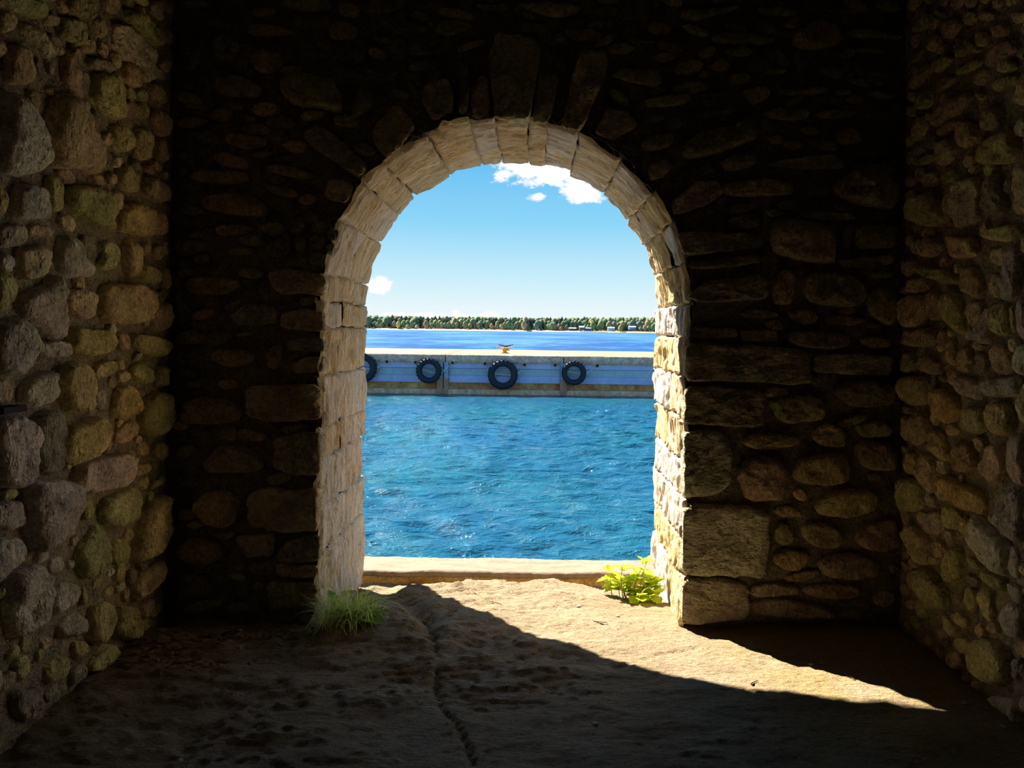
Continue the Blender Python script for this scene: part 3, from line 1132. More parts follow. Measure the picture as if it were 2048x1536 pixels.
('B', 330, 0, 3.84, """
o 720,10 850,0 1180,20 1220,80 1090,120 900,100 790,60
d 340,50 450,30 600,40 560,90 420,95
d 1440,120 1700,110 1770,60 1760,0 1480,0
b 555,260 640,230 760,240 940,280 800,310 600,320
b 1190,270 1240,200 1330,195 1400,240 1390,310 1300,330 1200,320
d 200,260 310,180 490,220 440,265
d 40,470 130,420 260,340 230,460 150,600 60,590
d 310,350 400,320 490,380 480,500 400,540 310,530
b 590,480 650,440 790,440 845,490 810,570 720,605 640,580
d 1500,310 1690,300 1660,340 1560,340
b 300,700 460,630 580,660 680,720 660,800 360,780
d 60,700 150,700 150,740 80,740
o 820,670 950,600 1230,640 1290,760 1310,890 1240,890 1130,850 1010,860 880,800
d 1440,720 1530,730 1540,830 1440,930 1380,900
b 290,900 460,890 450,950 400,985 300,970
b 560,940 640,940 640,980 570,985
d 730,960 870,930 990,980 900,1025 740,1020
f 1030,1060 1110,980 1230,1050 1480,1260 1520,1350 1440,1390 1200,1240 1040,1120
f 1560,1000 1700,830 1780,860 1880,980 1760,1170 1660,1240 1560,1120
b 420,1080 600,1090 740,1120 680,1190 560,1195 430,1150
b 840,1150 920,1120 1030,1130 1025,1210 920,1215
d 130,1080 310,1060 310,1140 260,1165 140,1140
b 290,1270 400,1220 590,1280 590,1350 420,1340
b 140,1440 240,1370 370,1380 590,1370 580,1450 400,1475
b 710,1320 900,1310 1100,1380 1060,1415 920,1400 740,1360
b 710,1460 860,1480 1020,1520 960,1560 800,1540
d 30,1240 130,1230 130,1290 40,1290
f 1240,1400 1400,1440 1420,1480 1360,1590 1180,1560
d 1300,590 1500,560 1740,560 1700,640 1400,640
d 950,440 1180,440 1150,480 980,480
d 1680,700 1830,720 1800,780 1700,760
"""),
('B', 330, 380, 3.657, """
b 230,130 350,90 600,90 700,170 700,240 500,235 260,200
t 340,330 440,305 600,315 600,370 450,385 345,380
b 430,490 500,470 620,475 620,525 450,530
d 150,390 240,350 250,400 180,420
d 180,560 250,520 300,550 290,590 200,600
d 860,290 900,240 980,240 1000,310 950,360 880,350
d 1040,300 1090,255 1160,280 1150,350 1060,350
d 1160,340 1210,300 1250,330 1240,400 1170,400
d 700,500 740,430 800,380 880,350 890,430 860,540 760,530
d 920,440 960,390 1010,410 1000,490 940,490
d 1020,400 1100,350 1150,390 1130,470 1040,480
d 910,560 960,515 1020,550 1000,615 930,600
d 1030,540 1090,480 1160,520 1150,590 1060,600
d 1150,440 1210,420 1230,480 1180,520
f 720,660 850,620 1100,650 1170,690 1150,820 1000,800 830,810 770,740
b 150,720 300,700 500,705 525,750 460,810 300,825 160,810
r 170,1000 240,940 340,925 345,970 250,1020
f 470,970 580,890 740,900 820,950 800,1020 680,1040 520,1040
f 840,960 1000,910 1160,940 1160,1080 850,1060
d 500,1110 610,1090 610,1125 520,1130
b 320,1270 400,1220 560,1230 640,1260 630,1320 500,1360 360,1320
d 180,1250 220,1240 215,1330 180,1340
f 730,1250 790,1180 850,1190 840,1290 800,1370 740,1350
f 880,1150 1100,1110 1160,1140 1160,1230 900,1220
f 920,1330 1020,1270 1160,1260 1160,1370 960,1390
d 140,1470 270,1470 250,1510 160,1520
b 390,1450 540,1450 530,1500 440,1525 400,1490
"""),
('B', 330, 780, 2.954, """
f 490,20 930,5 935,200 700,230 500,210
b 90,180 140,120 260,95 400,120 450,170 440,230 270,255 100,245
d 180,310 270,295 265,330 200,330
b 320,290 400,265 430,300 420,350 330,345
b 440,275 600,300 600,350 440,350
b 290,430 340,385 480,390 580,460 560,530 430,540 270,530 250,500
f 655,330 820,290 935,290 940,530 800,545 660,510
d 110,590 160,560 210,600 190,630 130,630
t 180,740 290,650 400,660 450,720 440,810 370,865 250,830
f 515,660 650,620 800,640 935,600 940,870 750,880 520,850
b 100,1000 180,940 330,970 350,1040 300,1080 180,1085 110,1050
f 440,920 670,890 670,1020 500,1040
f 690,1000 760,930 900,890 945,900 945,1050 800,1060 690,1050
f 690,1075 940,1075 945,1150 700,1150
d 520,1080 660,1070 670,1140 540,1140
d 560,1190 610,1190 610,1240 560,1240
f 640,1180 940,1180 940,1320 650,1330
d 100,1150 300,1140 320,1260 120,1280
"""),
]
for wall, ox, oy, sc_, text in SHEETS:
    for line in text.strip().splitlines():
        code, *pp = line.split()
        pts = [tuple(float(q) for q in s.split(',')) for s in pp]
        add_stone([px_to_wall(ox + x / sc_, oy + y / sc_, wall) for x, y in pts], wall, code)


# the opening itself and the ground stay free of gap stones
_a, _b = np.meshgrid((np.arange(520) + .5) / 100 - 2.0, (np.arange(420) + .5) / 100 - .1, indexing='ij')
OCC['B'] |= ((np.abs(_a - AX) < AR + .04) & (_b < AZ)) | (np.hypot(_a - AX, _b - AZ) < AR + .04) | (np.abs(_a) > W - .02) | (_b < .03) | (_b > 3.25)
for k_ in 'LR':
    OCC[k_] |= (_a + 2.0 < (2.5 if k_ == 'L' else 2.72)) | (_a + 2.0 > D - .02) | (_b < .03) | (_b > 3.25)
gs = random.Random(31)
for wall, most in (('L', 95), ('R', 95), ('B', 105)):
    made = 0
    for size in (.10, .085, .07, .055, .045, .036):
        for tr in range(700):
            if made >= most:
                break
            a = gs.uniform(-2, 2) if wall == 'B' else gs.uniform(2.5, D)
            b_ = gs.uniform(.04, 3.2)
            w_, h_ = size * gs.uniform(.9, 1.7) * (1.3 if wall == 'B' else 1.0), size * gs.uniform(.55, .9)
            if wall != 'B':
                w_, h_ = w_ * .8, h_ * 1.1
            rot = gs.gauss(0, .25)
            poly = []
            for q in range(7):
                t = 2 * math.pi * q / 7 + .3
                x_, y_ = w_ / 2 * math.cos(t) * gs.uniform(.85, 1.15), h_ / 2 * math.sin(t) * gs.uniform(.85, 1.15)
                poly.append((a + x_ * math.cos(rot) - y_ * math.sin(rot), b_ + x_ * math.sin(rot) + y_ * math.cos(rot)))
            if mark(poly, wall, True):
                continue
            c_ = np.mean(poly, 0)
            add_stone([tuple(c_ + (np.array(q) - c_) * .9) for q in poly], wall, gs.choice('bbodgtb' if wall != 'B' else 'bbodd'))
            mark([tuple(c_ + (np.array(q) - c_) * 1.2) for q in poly], wall)
            made += 1


def filler(wall, y0, y1):
    """courses of stones on the stretch of side wall nearer than the frame's edge, joined into one part"""
    r = random.Random(5 if wall == 'L' else 6)
    mbv, mbf = [], []
    z = 0.02
    while z < CEIL - .1:
        h = r.uniform(.12, .24)
        y = y0 + r.uniform(0, .15)
        while y < y1 - .12:
            w = r.uniform(.12, .32)
            if y + w > y1:
                w = y1 - y
            m = .012
            cy, cz = y + w / 2, z + h / 2
            poly = [(cy + (w / 2 - m) * math.cos(a) * r.uniform(.9, 1.12), cz + (h / 2 - m) * math.sin(a) * r.uniform(.9, 1.12))
                    for a in [k * math.pi / 4 + .2 for k in range(8)]]
            V, F = stone_shape(poly, False, r.randint(1, 900))
            X = to_wall(V, wall)
            if wall == 'R':
                F = [q[::-1] for q in F]
            o = len(mbv)
            mbv += [tuple(p_) for p_ in X]
            mbf += [tuple(i + o for i in q) for q in F]
            y += w
        z += h
    o = link('near_stones', mesh_of('near_stones', mbv, mbf, M_STONE), PARENT[wall], color=tuple(1.7 * q for q in PAL['b']))
    tag(o, kind='stuff')


filler('L', .3, 2.50)
filler('R', .3, 2.72)

# ------------------------------------------------------------------ reveal of the arch: pale stones, each its own piece
LEG = AZ + .12                       # the legs start a little below the floor
TOTAL = 2 * LEG + math.pi * AR


def path_at(s):
    """s along the outline -> point (x, z) and normal into the opening"""
    s = np.asarray(s, float)
    a = np.clip((s - LEG) / AR, 0, math.pi)
    x = np.where(s < LEG, AX - AR, np.where(s > TOTAL - LEG, AX + AR, AX - AR * np.cos(a)))
    z = np.where(s < LEG, s - .12, np.where(s > TOTAL - LEG, TOTAL - s - .12, AZ + AR * np.sin(a)))
    nx = np.where(s < LEG, 1.0, np.where(s > TOTAL - LEG, -1.0, np.cos(a)))
    nz = np.where((s < LEG) | (s > TOTAL - LEG), 0.0, -np.sin(a))
    return x, z, nx, nz


def s_of(px, py):
    p_ = at(px, py, D)
    if p_.z < AZ:
        return p_.z + .12 if p_.x < AX else TOTAL - p_.z - .12
    return LEG + AR * math.atan2(p_.z - AZ, -(p_.x - AX))


joint_px = [(652, 1120), (652, 1030), (652, 930), (652, 866), (652, 763), (652, 664)]
joint_px += [(600 + x / 2.438, 220 + y / 2.438) for x, y in ((125, 955), (150, 830), (205, 575), (320, 405), (405, 290), (605, 150), (800, 85), (920, 68),
             (1080, 62), (1180, 72), (1330, 130), (1545, 230), (1700, 390), (1790, 540), (1855, 730), (1890, 925))]
joint_px += [(1372, y) for y in (666, 745, 830, 916, 990, 1070, 1143)]
joints = [0.0] + sorted(s_of(*q) for q in joint_px) + [TOTAL]
LIME = {'c': (.94, .75, .50), 'w': (.96, .89, .82), 'k': (.96, .83, .71), 'y': (.93, .74, .40), 'g': (.80, .77, .71)}


def reveal_stone(s0, s1, t0, t1, code, seed):
    ns, nt_ = max(8, int((s1 - s0) / .010)), max(8, int((t1 - t0) / .008))
    S, Tt = np.meshgrid(np.linspace(s0, s1, ns), np.linspace(t0, t1, nt_), indexing='ij')
    o = seed * 5.3
    # wavy joints
    front, back_ = t0 == 0.0, t1 == T
    es = np.minimum(S - s0, s1 - S)
    et = np.minimum(Tt - t0, t1 - Tt)
    e = np.minimum(es, et)
    Sj = S + .010 * vnoise(np.stack([Tt.ravel() * 9 + o, S.ravel() * 0 + s0 * 3, np.zeros(S.size)], 1)).reshape(S.shape)
    Tj = Tt + (.014 if (front or back_) else .012) * vnoise(np.stack([S.ravel() * 11 + o, Tt.ravel() * 7, np.ones(S.size)], 1)).reshape(S.shape)
    groove = fbm(np.stack([S.ravel() * 3.0 + o, Tt.ravel() * 24 + o, np.zeros(S.size)], 1), 4, .6).reshape(S.shape)
    lump = fbm(np.stack([S.ravel() * 7 + o, Tt.ravel() * 7 + o, np.zeros(S.size) + 4], 1), 3).reshape(S.shape)
    chip = fbm(np.stack([S.ravel() * 16 + o, Tt.ravel() * 30 + o, np.zeros(S.size) + 8], 1), 3).reshape(S.shape)
    d = -.014 + .014 * lump + .034 * groove + .014 * np.clip(chip, -1, .25) + random.uniform(-.005, .007)
    crev = fbm(np.stack([S.ravel() * 2.2 + o, Tt.ravel() * 13 + o, np.zeros(S.size) + 2], 1), 4, .62).reshape(S.shape)
    d = d - .026 * np.exp(-(crev / .05) ** 2) * np.clip(lump * 2 + .7, 0, 1)
    d = d - .020 * np.clip(1 - e / .008, 0, 1) ** 1.5
    x, z, nx, nz = path_at(Sj)
    P = np.stack([x + nx * d, D - .02 + Tj * (T + .03) / T, z + nz * d], -1)
    v, f = grid_mesh(P, flip=True)
    c = v.mean(0)
    me = mesh_of('arch_stone', v - c, f, M_LIME)
    uv = me.uv_layers.new(name='st')
    st = np.stack([S.ravel() + o, Tt.ravel() + o], 1)
    idx = np.empty(len(me.loops), np.int32)
    me.loops.foreach_get('vertex_index', idx)
    uv.data.foreach_set('uv', st[idx].ravel())
    col = np.array(LIME[code]) * random.uniform(.94, 1.04)
    link('arch_stone', me, wall_back, c, color=col)


rr = random.Random(11)
k = 0
for s0, s1 in zip(joints[:-1], joints[1:]):
    mid = (s0 + s1) / 2
    leg = mid < LEG or mid > TOTAL - LEG
    q = rr.random()
    if leg:
        cuts = [0.0, rr.uniform(.35, .6) * T, T] if q < .6 else [0.0, T]
    else:
        cuts = [0.0, rr.uniform(.25, .4) * T, rr.uniform(.6, .75) * T, T] if q < .5 else [0.0, rr.uniform(.4, .62) * T, T]
    for t0, t1 in zip(cuts[:-1], cuts[1:]):
        k += 1
        if mid < LEG:
            code = rr.choice('kwkww') if mid < LEG * .55 else rr.choice('ckwk')
        elif mid > TOTAL - LEG:
            code = rr.choice('wwkcy') if mid > TOTAL - LEG * .5 else rr.choice('wyywc')
        else:
            code = rr.choice('ccckyg') if mid > TOTAL / 2 + .6 else rr.choice('ccckc')
        reveal_stone(s0, s1, t0, t1, code, k)

# ------------------------------------------------------------------ coping at the water's edge, quay below it
quay = MB().box(-6, 6, 4.74, 5.0, WATER - 1.5, -.085)
quay = tag(quay.build('quay_wall', M_CURBFACE), 'brown lichen-stained quay wall under the pale coping', kind='structure')


def slab_rough(x0, x1, y0, y1, z0, z1, step, amp, name, mat, parent):
    nx = int((x1 - x0) / step) + 1
    prof = [(y0 + .006, z0), (y0, z0 + .005), (y0 - .004, (z0 + z1) / 2), (y0 + .004, z1 - .006), (y0 + .014, z1)]
    prof += [(y, z1) for y in np.linspace(y0 + .03, y1 - .02, 14)] + [(y1 - .004, z1 - .006), (y1, z0)]
    P = np.zeros((nx, len(prof), 3))
    for i, x in enumerate(np.linspace(x0, x1, nx)):
        for j, (y, z) in enumerate(prof):
            P[i, j] = (x, y, z)
    q = P.reshape(-1, 3)
    P[..., 1] += (amp * 1.3 * fbm(q * np.array([7, 7, 7]), 4, .6)).reshape(P.shape[:2])
    P[..., 2] += (amp * fbm(q * np.array([5, 12, 5]) + 8, 4, .6)).reshape(P.shape[:2])
    v, f = grid_mesh(P)
    return link(name, mesh_of(name, v, f, mat), parent)


slab_rough(-6, 6, 4.72, 5.02, -.085, -.048, .02, .012, 'coping_slab', M_CURBTOP, quay)
slab_rough(-3, 3, 4.715, 4.75, -.30, -.083, .02, .014, 'coping_face', M_CURBFACE, quay)

# ------------------------------------------------------------------ water
wx = np.arange(-12, 12.01, .048)
wy = np.arange(4.98, 25.8, .036)
WX, WY = np.meshgrid(wx, wy, indexing='ij')
Z = np.zeros_like(WX)
wr = np.random.RandomState(3)
for i in range(64):
    lam = math.exp(wr.uniform(math.log(.16), math.log(.95)))
    th = math.radians(-97 + wr.normal(0, 26))
    kk = 2 * math.pi / lam
    amp = (.060 if lam < .45 else .048) / kk
    ph = wr.uniform(0, 6.28)
    Z += amp * np.sin(kk * (WX * math.cos(th) + WY * math.sin(th)) + ph + .5 * np.sin(WX * .9 + WY * .7 + i))
fade = np.clip((12 - np.abs(WX)) / 2.0, 0, 1) * np.clip((25.7 - WY) / 5.0, 0.12, 1)
v1, f1 = grid_mesh(np.stack([WX, WY, WATER + Z * fade], -1))
x0, x1, y0, y1, F_ = wx[0], wx[-1], wy[0], wy[-1], 2500.0
extra = [(-F_, y0, WATER), (x0, y0, WATER), (x0, y1, WATER), (-F_, y1, WATER), (x1, y0, WATER), (F_, y0, WATER), (F_, y1, WATER), (x1, y1, WATER),
         (-F_, F_, WATER), (F_, F_, WATER)]
n0 = len(v1)
V = [tuple(q) for q in v1] + extra
Fc = [tuple(q) for q in f1] + [tuple(n0 + i for i in q) for q in ((0, 1, 2, 3), (4, 5, 6, 7), (3, 2, 7, 6, 9, 8))]
tag(link('lake_water', mesh_of('lake_water', V, Fc, M_WATER)), 'rippled blue-green lake water beyond the arch', kind='structure')

# ------------------------------------------------------------------ dock
dock = link('concrete_dock', None, loc=(0, YD, WATER))
tag(dock, 'long concrete dock with blue steel sheeting across the water', 'dock')


def dbuild(mb, name, mat, parent=None, smooth=False):
    return mb.build(name, mat, dock if parent is None else parent, smooth, loc=(0, -YD, -WATER) if parent is None else (0, 0, 0))


def dx_(px, py=740, Y=YD):
    return at(px, py, Y).x


JA, JB = dx_(893), dx_(1129)
bays = [(-60.0, JA - .015), (JA + .015, JB - .015), (JB + .015, 60.0)]
for x0, x1 in bays:
    v, f = [], []
    # deck slab with a slightly ragged front fascia
    dbuild(MB().box(x0, x1, YD + .02, 32.4, ZD - .16, ZD), 'deck_slab', M_DECK)
    nx = int(min(400, (x1 - x0) / .12)) + 2
    P = np.zeros((nx, 5, 3))
    for i, x in enumerate(np.linspace(x0, x1, nx)):
        for j, (y, z) in enumerate(((YD + .03, ZD + .004), (YD - .02, ZD - .02), (YD - .03, ZD - .14), (YD - .02, ZD - .28), (YD + .2, ZD - .29))):
            P[i, j] = (x, y, z)
    q = P.reshape(-1, 3)
    P[..., 2] += (.03 * fbm(q * np.array([1.6, 1.6, 1.6]), 4)).reshape(P.shape[:2]) * np.array([.1, .2, 1, 1, 1])
    P[..., 1] += (.03 * fbm(q * np.array([2.6, 2.6, 2.6]) + 3, 3)).reshape(P.shape[:2])
    v, f = grid_mesh(P)
    link('fascia', mesh_of('fascia', v, f, M_FASCIA), dock, (0, -YD, -WATER))
    zt, z1, z2, zb = ZD - .27, .125, -.115, -.345
    sh = MB()
    prof_t = [(YD + .06, zt), (YD + .06, z1 + .03), (YD + .12, z1)]
    prof_m = [(YD + .12, z1), (YD + .145, z2 + .03), (YD + .08, z2)]
    prof_b = [(YD + .08, z2), (YD + .06, z2 - .02), (YD + .06, zb)]
    for prof, mat in ((prof_t, M_PILE), (prof_m, M_PILEMID), (prof_b, M_PILE)):
        P = np.array([[(x, y, z) for y, z in prof] for x in (x0 + .1, x1 - .1)])
        v, f = grid_mesh(P)
        link('sheet_panel', mesh_of('sheet_panel', v, f, mat, False), dock, (0, -YD, -WATER))
    dbuild(MB().box(x0, x1, YD + .10, YD + .4, -.57, zb + .01), 'stained_wale', M_RUST)
    dbuild(MB().box(x0, x1, YD - .02, YD + .4, WATER - 1.0, -.575), 'water_ledge', M_LEDGE)
dbuild(MB().box(-60, 60, YD + .35, 32.3, WATER - 1.5, ZD - .17), 'core', M_FASCIA)
for px0, px1 in ((877, 888), (890.5, 899), (1123, 1136)):
    a, b_ = dx_(px0), dx_(px1)
    po = dbuild(MB().box(a, b_, YD - .05, YD + .12, -.2, ZD - .26), 'pile', M_POST)
    dbuild(MB().box(a - .004, b_ + .004, YD - .054, YD + .12, WATER - .8, -.2), 'pile_foot', M_POSTRUST, po)
for px, py in ((776, 731), (833, 731), (907, 730), (972, 730), (1051, 730), (1112, 729), (1196, 728)):
    c = at(px, py, YD)
    an = MB().lathe([(.03, -.05), (.075, -.05), (.075, .07)], 12, 'y', c.x, YD + .0, c.z)
    an = dbuild(an, 'anchor_socket', M_FASCIA, smooth=False)
    MB().lathe([(.0, -.045), (.055, -.045), (.055, .06)], 12, 'y', c.x, YD - .008, c.z).build('socket_hole', M_HOLE, an)


# tyres hung as fenders
def tyre(px, py, rpx, label, rope_pts):
    c = at(px, py, YD - .16)
    R = rpx / FPX * (YD - .16)
    o = link('tyre_fender', None, loc=(c.x, c.y, c.z))
    tag(o, label, 'tyre', 'tyre fenders on the dock wall')
    ri, hw = R * .56, .13
    prof = [(ri, hw * .6), (ri - .005, 0), (ri, -hw * .6), (ri + .03, -hw * .85), (R * .78, -hw * 1.08), (R * .90, -hw), (R * .955, -hw * .7), (R * .965, 0),
            (R * .955, hw * .7), (R * .90, hw), (R * .78, hw * 1.05), (ri + .03, hw * .85), (ri, hw * .6)]
    body = MB().lathe(prof, 40, 'y').build('tyre_body', M_RUBBER, o, True)
    tr = MB()
    n = 22
    for i in range(n):
        a0, a1 = 2 * math.pi * (i + .12) / n, 2 * math.pi * (i + .66) / n
        for sgn in (-1, 1):
            off = 0 if sgn < 0 else math.pi / n
            b0, b1 = sorted((sgn * .01, sgn * hw * .98))
            pts = []
            for y_ in (b0, b1):
                for r_, a_ in ((R * .93, a0), (R * 1.0, a0 + .02), (R * 1.0, a1 - .02), (R * .93, a1)):
                    pts.append((r_ * math.cos(a_ + off), y_, r_ * math.sin(a_ + off)))
            tr.add(pts, [(0, 1, 2, 3), (7, 6, 5, 4), (1, 5, 6, 2), (0, 4, 5, 1), (3, 2, 6, 7), (0, 3, 7, 4)])
    tr.build('tread', M_RUBBER, body)
    for pl in rope_pts:
        pts = [Vector((at(a, b_, YD).x - c.x, dy, at(a, b_, YD).z - c.z)) for a, b_, dy in pl]
        MB().tube(pts, .02, 5).build('rope', M_ROPE, o)


tyre(726, 745, 30, 'tyre fender half hidden behind the left jamb of the arch', [[(718, 745, .1), (747, 746, .1)], [(757, 745, .05), (767, 736, .2)], [(766, 738, .2), (757, 769, .2)]])
tyre(860, 747, 25.5, 'lugged tyre fender hanging just left of the double pile', [[(847, 745, .12), (874, 751, .12)], [(884, 752, .05), (900, 736, .1)], [(836, 741, .05), (834, 735, .2)]])
tyre(1008, 751, 30, 'largest tyre fender, hanging below the yellow cleat', [[(992, 749, .12), (1024, 752, .12)], [(1036, 750, .05), (1046, 740, .2)], [(978, 744, .05), (976, 739, .2)]])
tyre(1150, 744, 24.8, 'tyre fender overlapping the single rusty pile on the right', [[(1136, 741, .12), (1165, 745, .12)], [(1174, 744, .05), (1187, 736, .2)]])


def cleat(px, py, Y, w, h, mat, label):
    c = at(px, py, Y)
    o = link('mooring_cleat', None, loc=(c.x, Y, ZD))
    tag(o, label, 'cleat')
    MB().lathe([(0, 0), (w * .26, 0), (w * .26, .02), (w * .15, .035), (0, .035)], 20).build('base', mat, o, True)
    MB().lathe([(w * .14, .03), (w * .115, h * .35), (w * .13, h * .7), (w * .16, h * .88), (0, h * .92)], 20).build('stem', mat, o, True)
    for s in (-1, 1):
        pts = [(s * w * k_, 0, h * z_) for k_, z_ in ((.0, .80), (.15, .83), (.3, .88), (.42, .97), (.5, 1.06))]
        MB().tube(pts, .034, 8, .5).build('horn', mat, o, True)


cleat(1010.5, 708, 27.6, .66, .235, M_YELLOW, 'ochre yellow mooring cleat on the dock edge')
cleat(1012.5, 700, 31.6, .62, .235, M_REDIRON, 'dark red mooring cleat on the far dock edge behind the yellow one')

# ------------------------------------------------------------------ far shore
FS = 1100.0
sx_ = np.linspace(-1500, 1500, 160)
rows = [(FS - 14, WATER - .6, 0), (FS - 4, WATER + .6, 0), (FS + 6, 1.2, 0), (FS + 60, 2.6, 1), (FS + 170, 5.0, 4), (FS + 420, 8, 10), (FS + 900, 8, 14)]
P = np.zeros((len(sx_), len(rows), 3))
for i, x in enumerate(sx_):
    for j, (y, z, hill) in enumerate(rows):
        P[i, j] = (x, y + 6 * math.sin(x * .021) + 9 * math.sin(x * .0077 + 1) - (18 if x > 60 else 0) * min(1, max(0, (x - 60) / 40)), z + hill * (.25 + min(1, max(0, (x - 20) / 300))) * .35)
v, f = grid_mesh(P)
shore = tag(link('far_shore', mesh_of('far_shore', v, f, M_LAND)), 'low wooded shore across the lake', kind='structure')
P2 = P[:, :3].copy()
P2[:, :, 2] += .08
P2[:, 1, 2] += .25
keep = sx_ < 70
v, f = grid_mesh(P2[keep])
link('beach', mesh_of('beach', v, f, M_SAND), shore)


def shore_y(x):
    return FS + 6 + 6 * math.sin(x * .021) + 9 * math.sin(x * .0077 + 1) - (18 if x > 60 else 0) * min(1, max(0, (x - 60) / 40))


def blob(seed, conifer):
    """crown and short trunk of one tree, unit height"""
    r = random.Random(seed)
    if conifer:
        prof = [(0, .03), (.035, .03), (.035, .12), (.2, .10), (.21, .16), (.13, .34), (.19, .33), (.11, .55), (.15, .54), (.08, .74), (.1, .73), (.04, .9), (.0, 1.0)]
        n = 10
    else:
        prof = [(0, .0), (.04, .0), (.035, .12), (.22, .12), (.35, .24), (.42, .42), (.40, .60), (.32, .78), (.19, .92), (.06, .99), (0, 1.0)]
        n = 14
    mb = MB().lathe(prof, n)
    V = np.array(mb.v)
    nz = fbm(V * 6 + seed * 7.1, 3)
    k = (V[:, 2] > .14)
    fac = 1 + (.55 if not conifer else .45) * nz * k
    V[:, 0] *= fac
    V[:, 1] *= fac
    V[:, 2] += .05 * nz * k
    return mesh_of('tree', V, mb.f, M_TREE)


BROAD = [blob(s, False) for s in range(1, 7)]
CONI = [blob(s, True) for s in range(11, 15)]
tr_ = random.Random(21)
GREENS = [(.16, .22, .11), (.19, .25, .12), (.22, .27, .13), (.25, .28, .14), (.18, .23, .15)]
DARKS = [(.11, .17, .12), (.12, .18, .14), (.13, .19, .12)]
AUTUMN = [(.34, .29, .14), (.36, .28, .15), (.31, .30, .15)]


def add_tree(x, y, z, h, mesh, col, label, wide=1.0, group=None, name='tree'):
    o = link(name, mesh, None, (x, y, z - .2), (0, 0, tr_.uniform(0, 6.28)), (h * wide, h * wide, h), col)
    return tag(o, label, 'tree', group)


row_y = (6, 16, 30, 55)
count = [0] * 3
for r_i, (dy, step, zg) in enumerate(((4, 6.0, 1.2), (16, 5.4, 1.6), (34, 5.4, 2.2))):
    x = -262.0
    while x < 186:
        x += step * tr_.uniform(.75, 1.3)
        right = min(1, max(0, (x + 40) / 200))
        u = tr_.random()
        hgt = (tr_.uniform(9, 14) if r_i == 0 else tr_.uniform(13, 17) if r_i == 1 else tr_.uniform(15.5, 19.5)) + (2.6 * right if r_i == 2 else 0)
        if r_i == 0 and (95 < x < 165):
            if tr_.random() < .6:
                continue
            hgt *= .8
        if u < .48 - .38 * right:
            m_, c_, l_, g_ = tr_.choice(CONI), tr_.choice(DARKS), 'dark pointed evergreen in the wooded far shoreline', 'evergreens along the far shore'
            hgt *= 1.08
            wd = 1.15
        elif u < .88 - .12 * right:
            m_, c_, l_, g_ = tr_.choice(BROAD), tr_.choice(GREENS), 'rounded green leafy tree in the wooded far shoreline', 'green leafy trees along the far shore'
            wd = .75
        else:
            m_, c_, l_, g_ = tr_.choice(BROAD), tr_.choice(AUTUMN), 'yellow-brown turning tree in the wooded far shoreline', 'turning trees along the far shore'
            wd = .75
        zone = ('left of the pale yellow tree' if x < -205 else 'between the pale yellow and orange-tan trees' if x < -20
                else 'between the orange-tan tree and the houses' if x < 45 else 'around the far houses')
        l_ = l_.replace('in the wooded far shoreline', ('at the water\'s edge, ', 'in the middle row, ', 'in the back row, ')[r_i] + zone)
        add_tree(x, shore_y(x) + dy + tr_.uniform(-3, 3), zg, hgt, m_, tuple(k_ * tr_.uniform(.85, 1.2) for k_ in c_), l_, wd, g_)
# a few that stand out
for px, ytop, col, lab, wd in ((795.5, 648, (.50, .44, .14), 'slim pale yellow tree standing alone on the far beach', .55),
                               (814, 656, (.34, .34, .16), 'low pale bush on the far beach beside the yellow tree', 1.1),
                               (833, 655.5, (.30, .32, .14), 'small round bush on the far beach right of the low pale bush', .9),
                               (1048, 640, (.46, .34, .16), 'tall orange-tan tree on the far shore above the dock', .6),
                               (1055, 650, (.13, .19, .08), 'dark round tree at the foot of the orange-tan one', .8),
                               (1124, 651, (.32, .16, .10), 'small reddish bush by the far houses', .9),
                               (1242.5, 645, (.28, .32, .12), 'rounded light green tree between the far houses', .75)):
    Y = FS - 2 if px < 1100 else FS - 20
    p0 = at(px, ytop, Y)
    zg = .4
    add_tree(p0.x, shore_y(p0.x) - 5, zg, p0.z - zg, BROAD[int(px) % 6], col, lab, wd)
# the wood behind and beyond, too dense to count
V, F = [], []
for i in range(1500):
    far = i >= 420
    x = tr_.uniform(-300, 230) if not far else tr_.choice((-1, 1)) * tr_.uniform(180, 1100)
    dd = tr_.uniform(45, 110) if not far else tr_.uniform(4, 90)
    me = tr_.choice(BROAD if tr_.random() < .6 else CONI)
    hh = tr_.uniform(14, 18.0) + (2.4 * min(1, max(0, (x + 40) / 200)) if not far else 0)
    co = np.empty(len(me.vertices) * 3)
    me.vertices.foreach_get('co', co)
    co = co.reshape(-1, 3) * np.array([hh * .8, hh * .8, hh]) + np.array([x, shore_y(x) + dd, 2.2 + dd * .022])
    o = len(V)
    V += [tuple(q) for q in co]
    F += [tuple(j + o for j in p_.vertices) for p_ in me.polygons]
tag(link('forest', mesh_of('forest', V, F, M_TREE), color=(.17, .23, .13)), 'dense mixed wood behind the shoreline trees', 'forest', kind='stuff')


def house(px, py, wpx, hpx, wall, roof, label, Yo=-22, gable=True):
    Y = FS + Yo
    c = at(px, py, Y)
    w, h = wpx / FPX * Y, hpx / FPX * Y
    o = link('lake_house', None, loc=(c.x, Y, c.z))
    tag(o, label, 'house', 'houses on the far shore')
    MB().box(-w / 2, w / 2, -3, 3, -1.5, h * .6).build('house_wall', M_HWALL, o, color=wall)
    rf = MB().add([(-w * .55, -3.6, h * .55), (w * .55, -3.6, h * .55), (w * .55, 3.6, h * .55), (-w * .55, 3.6, h * .55), (-w * .55, 0, h), (w * .55, 0, h)],
                  [(0, 1, 5, 4), (2, 3, 4, 5), (0, 4, 3), (1, 2, 5), (0, 3, 2, 1)])
    rf.build('roof', M_HROOF, o, color=roof)
    for k_ in (-.28, .05, .3):
        MB().box(w * k_ - .5, w * k_ + .5, -3.06, -2.98, h * .12, h * .42).build('window', M_HWIN, o)


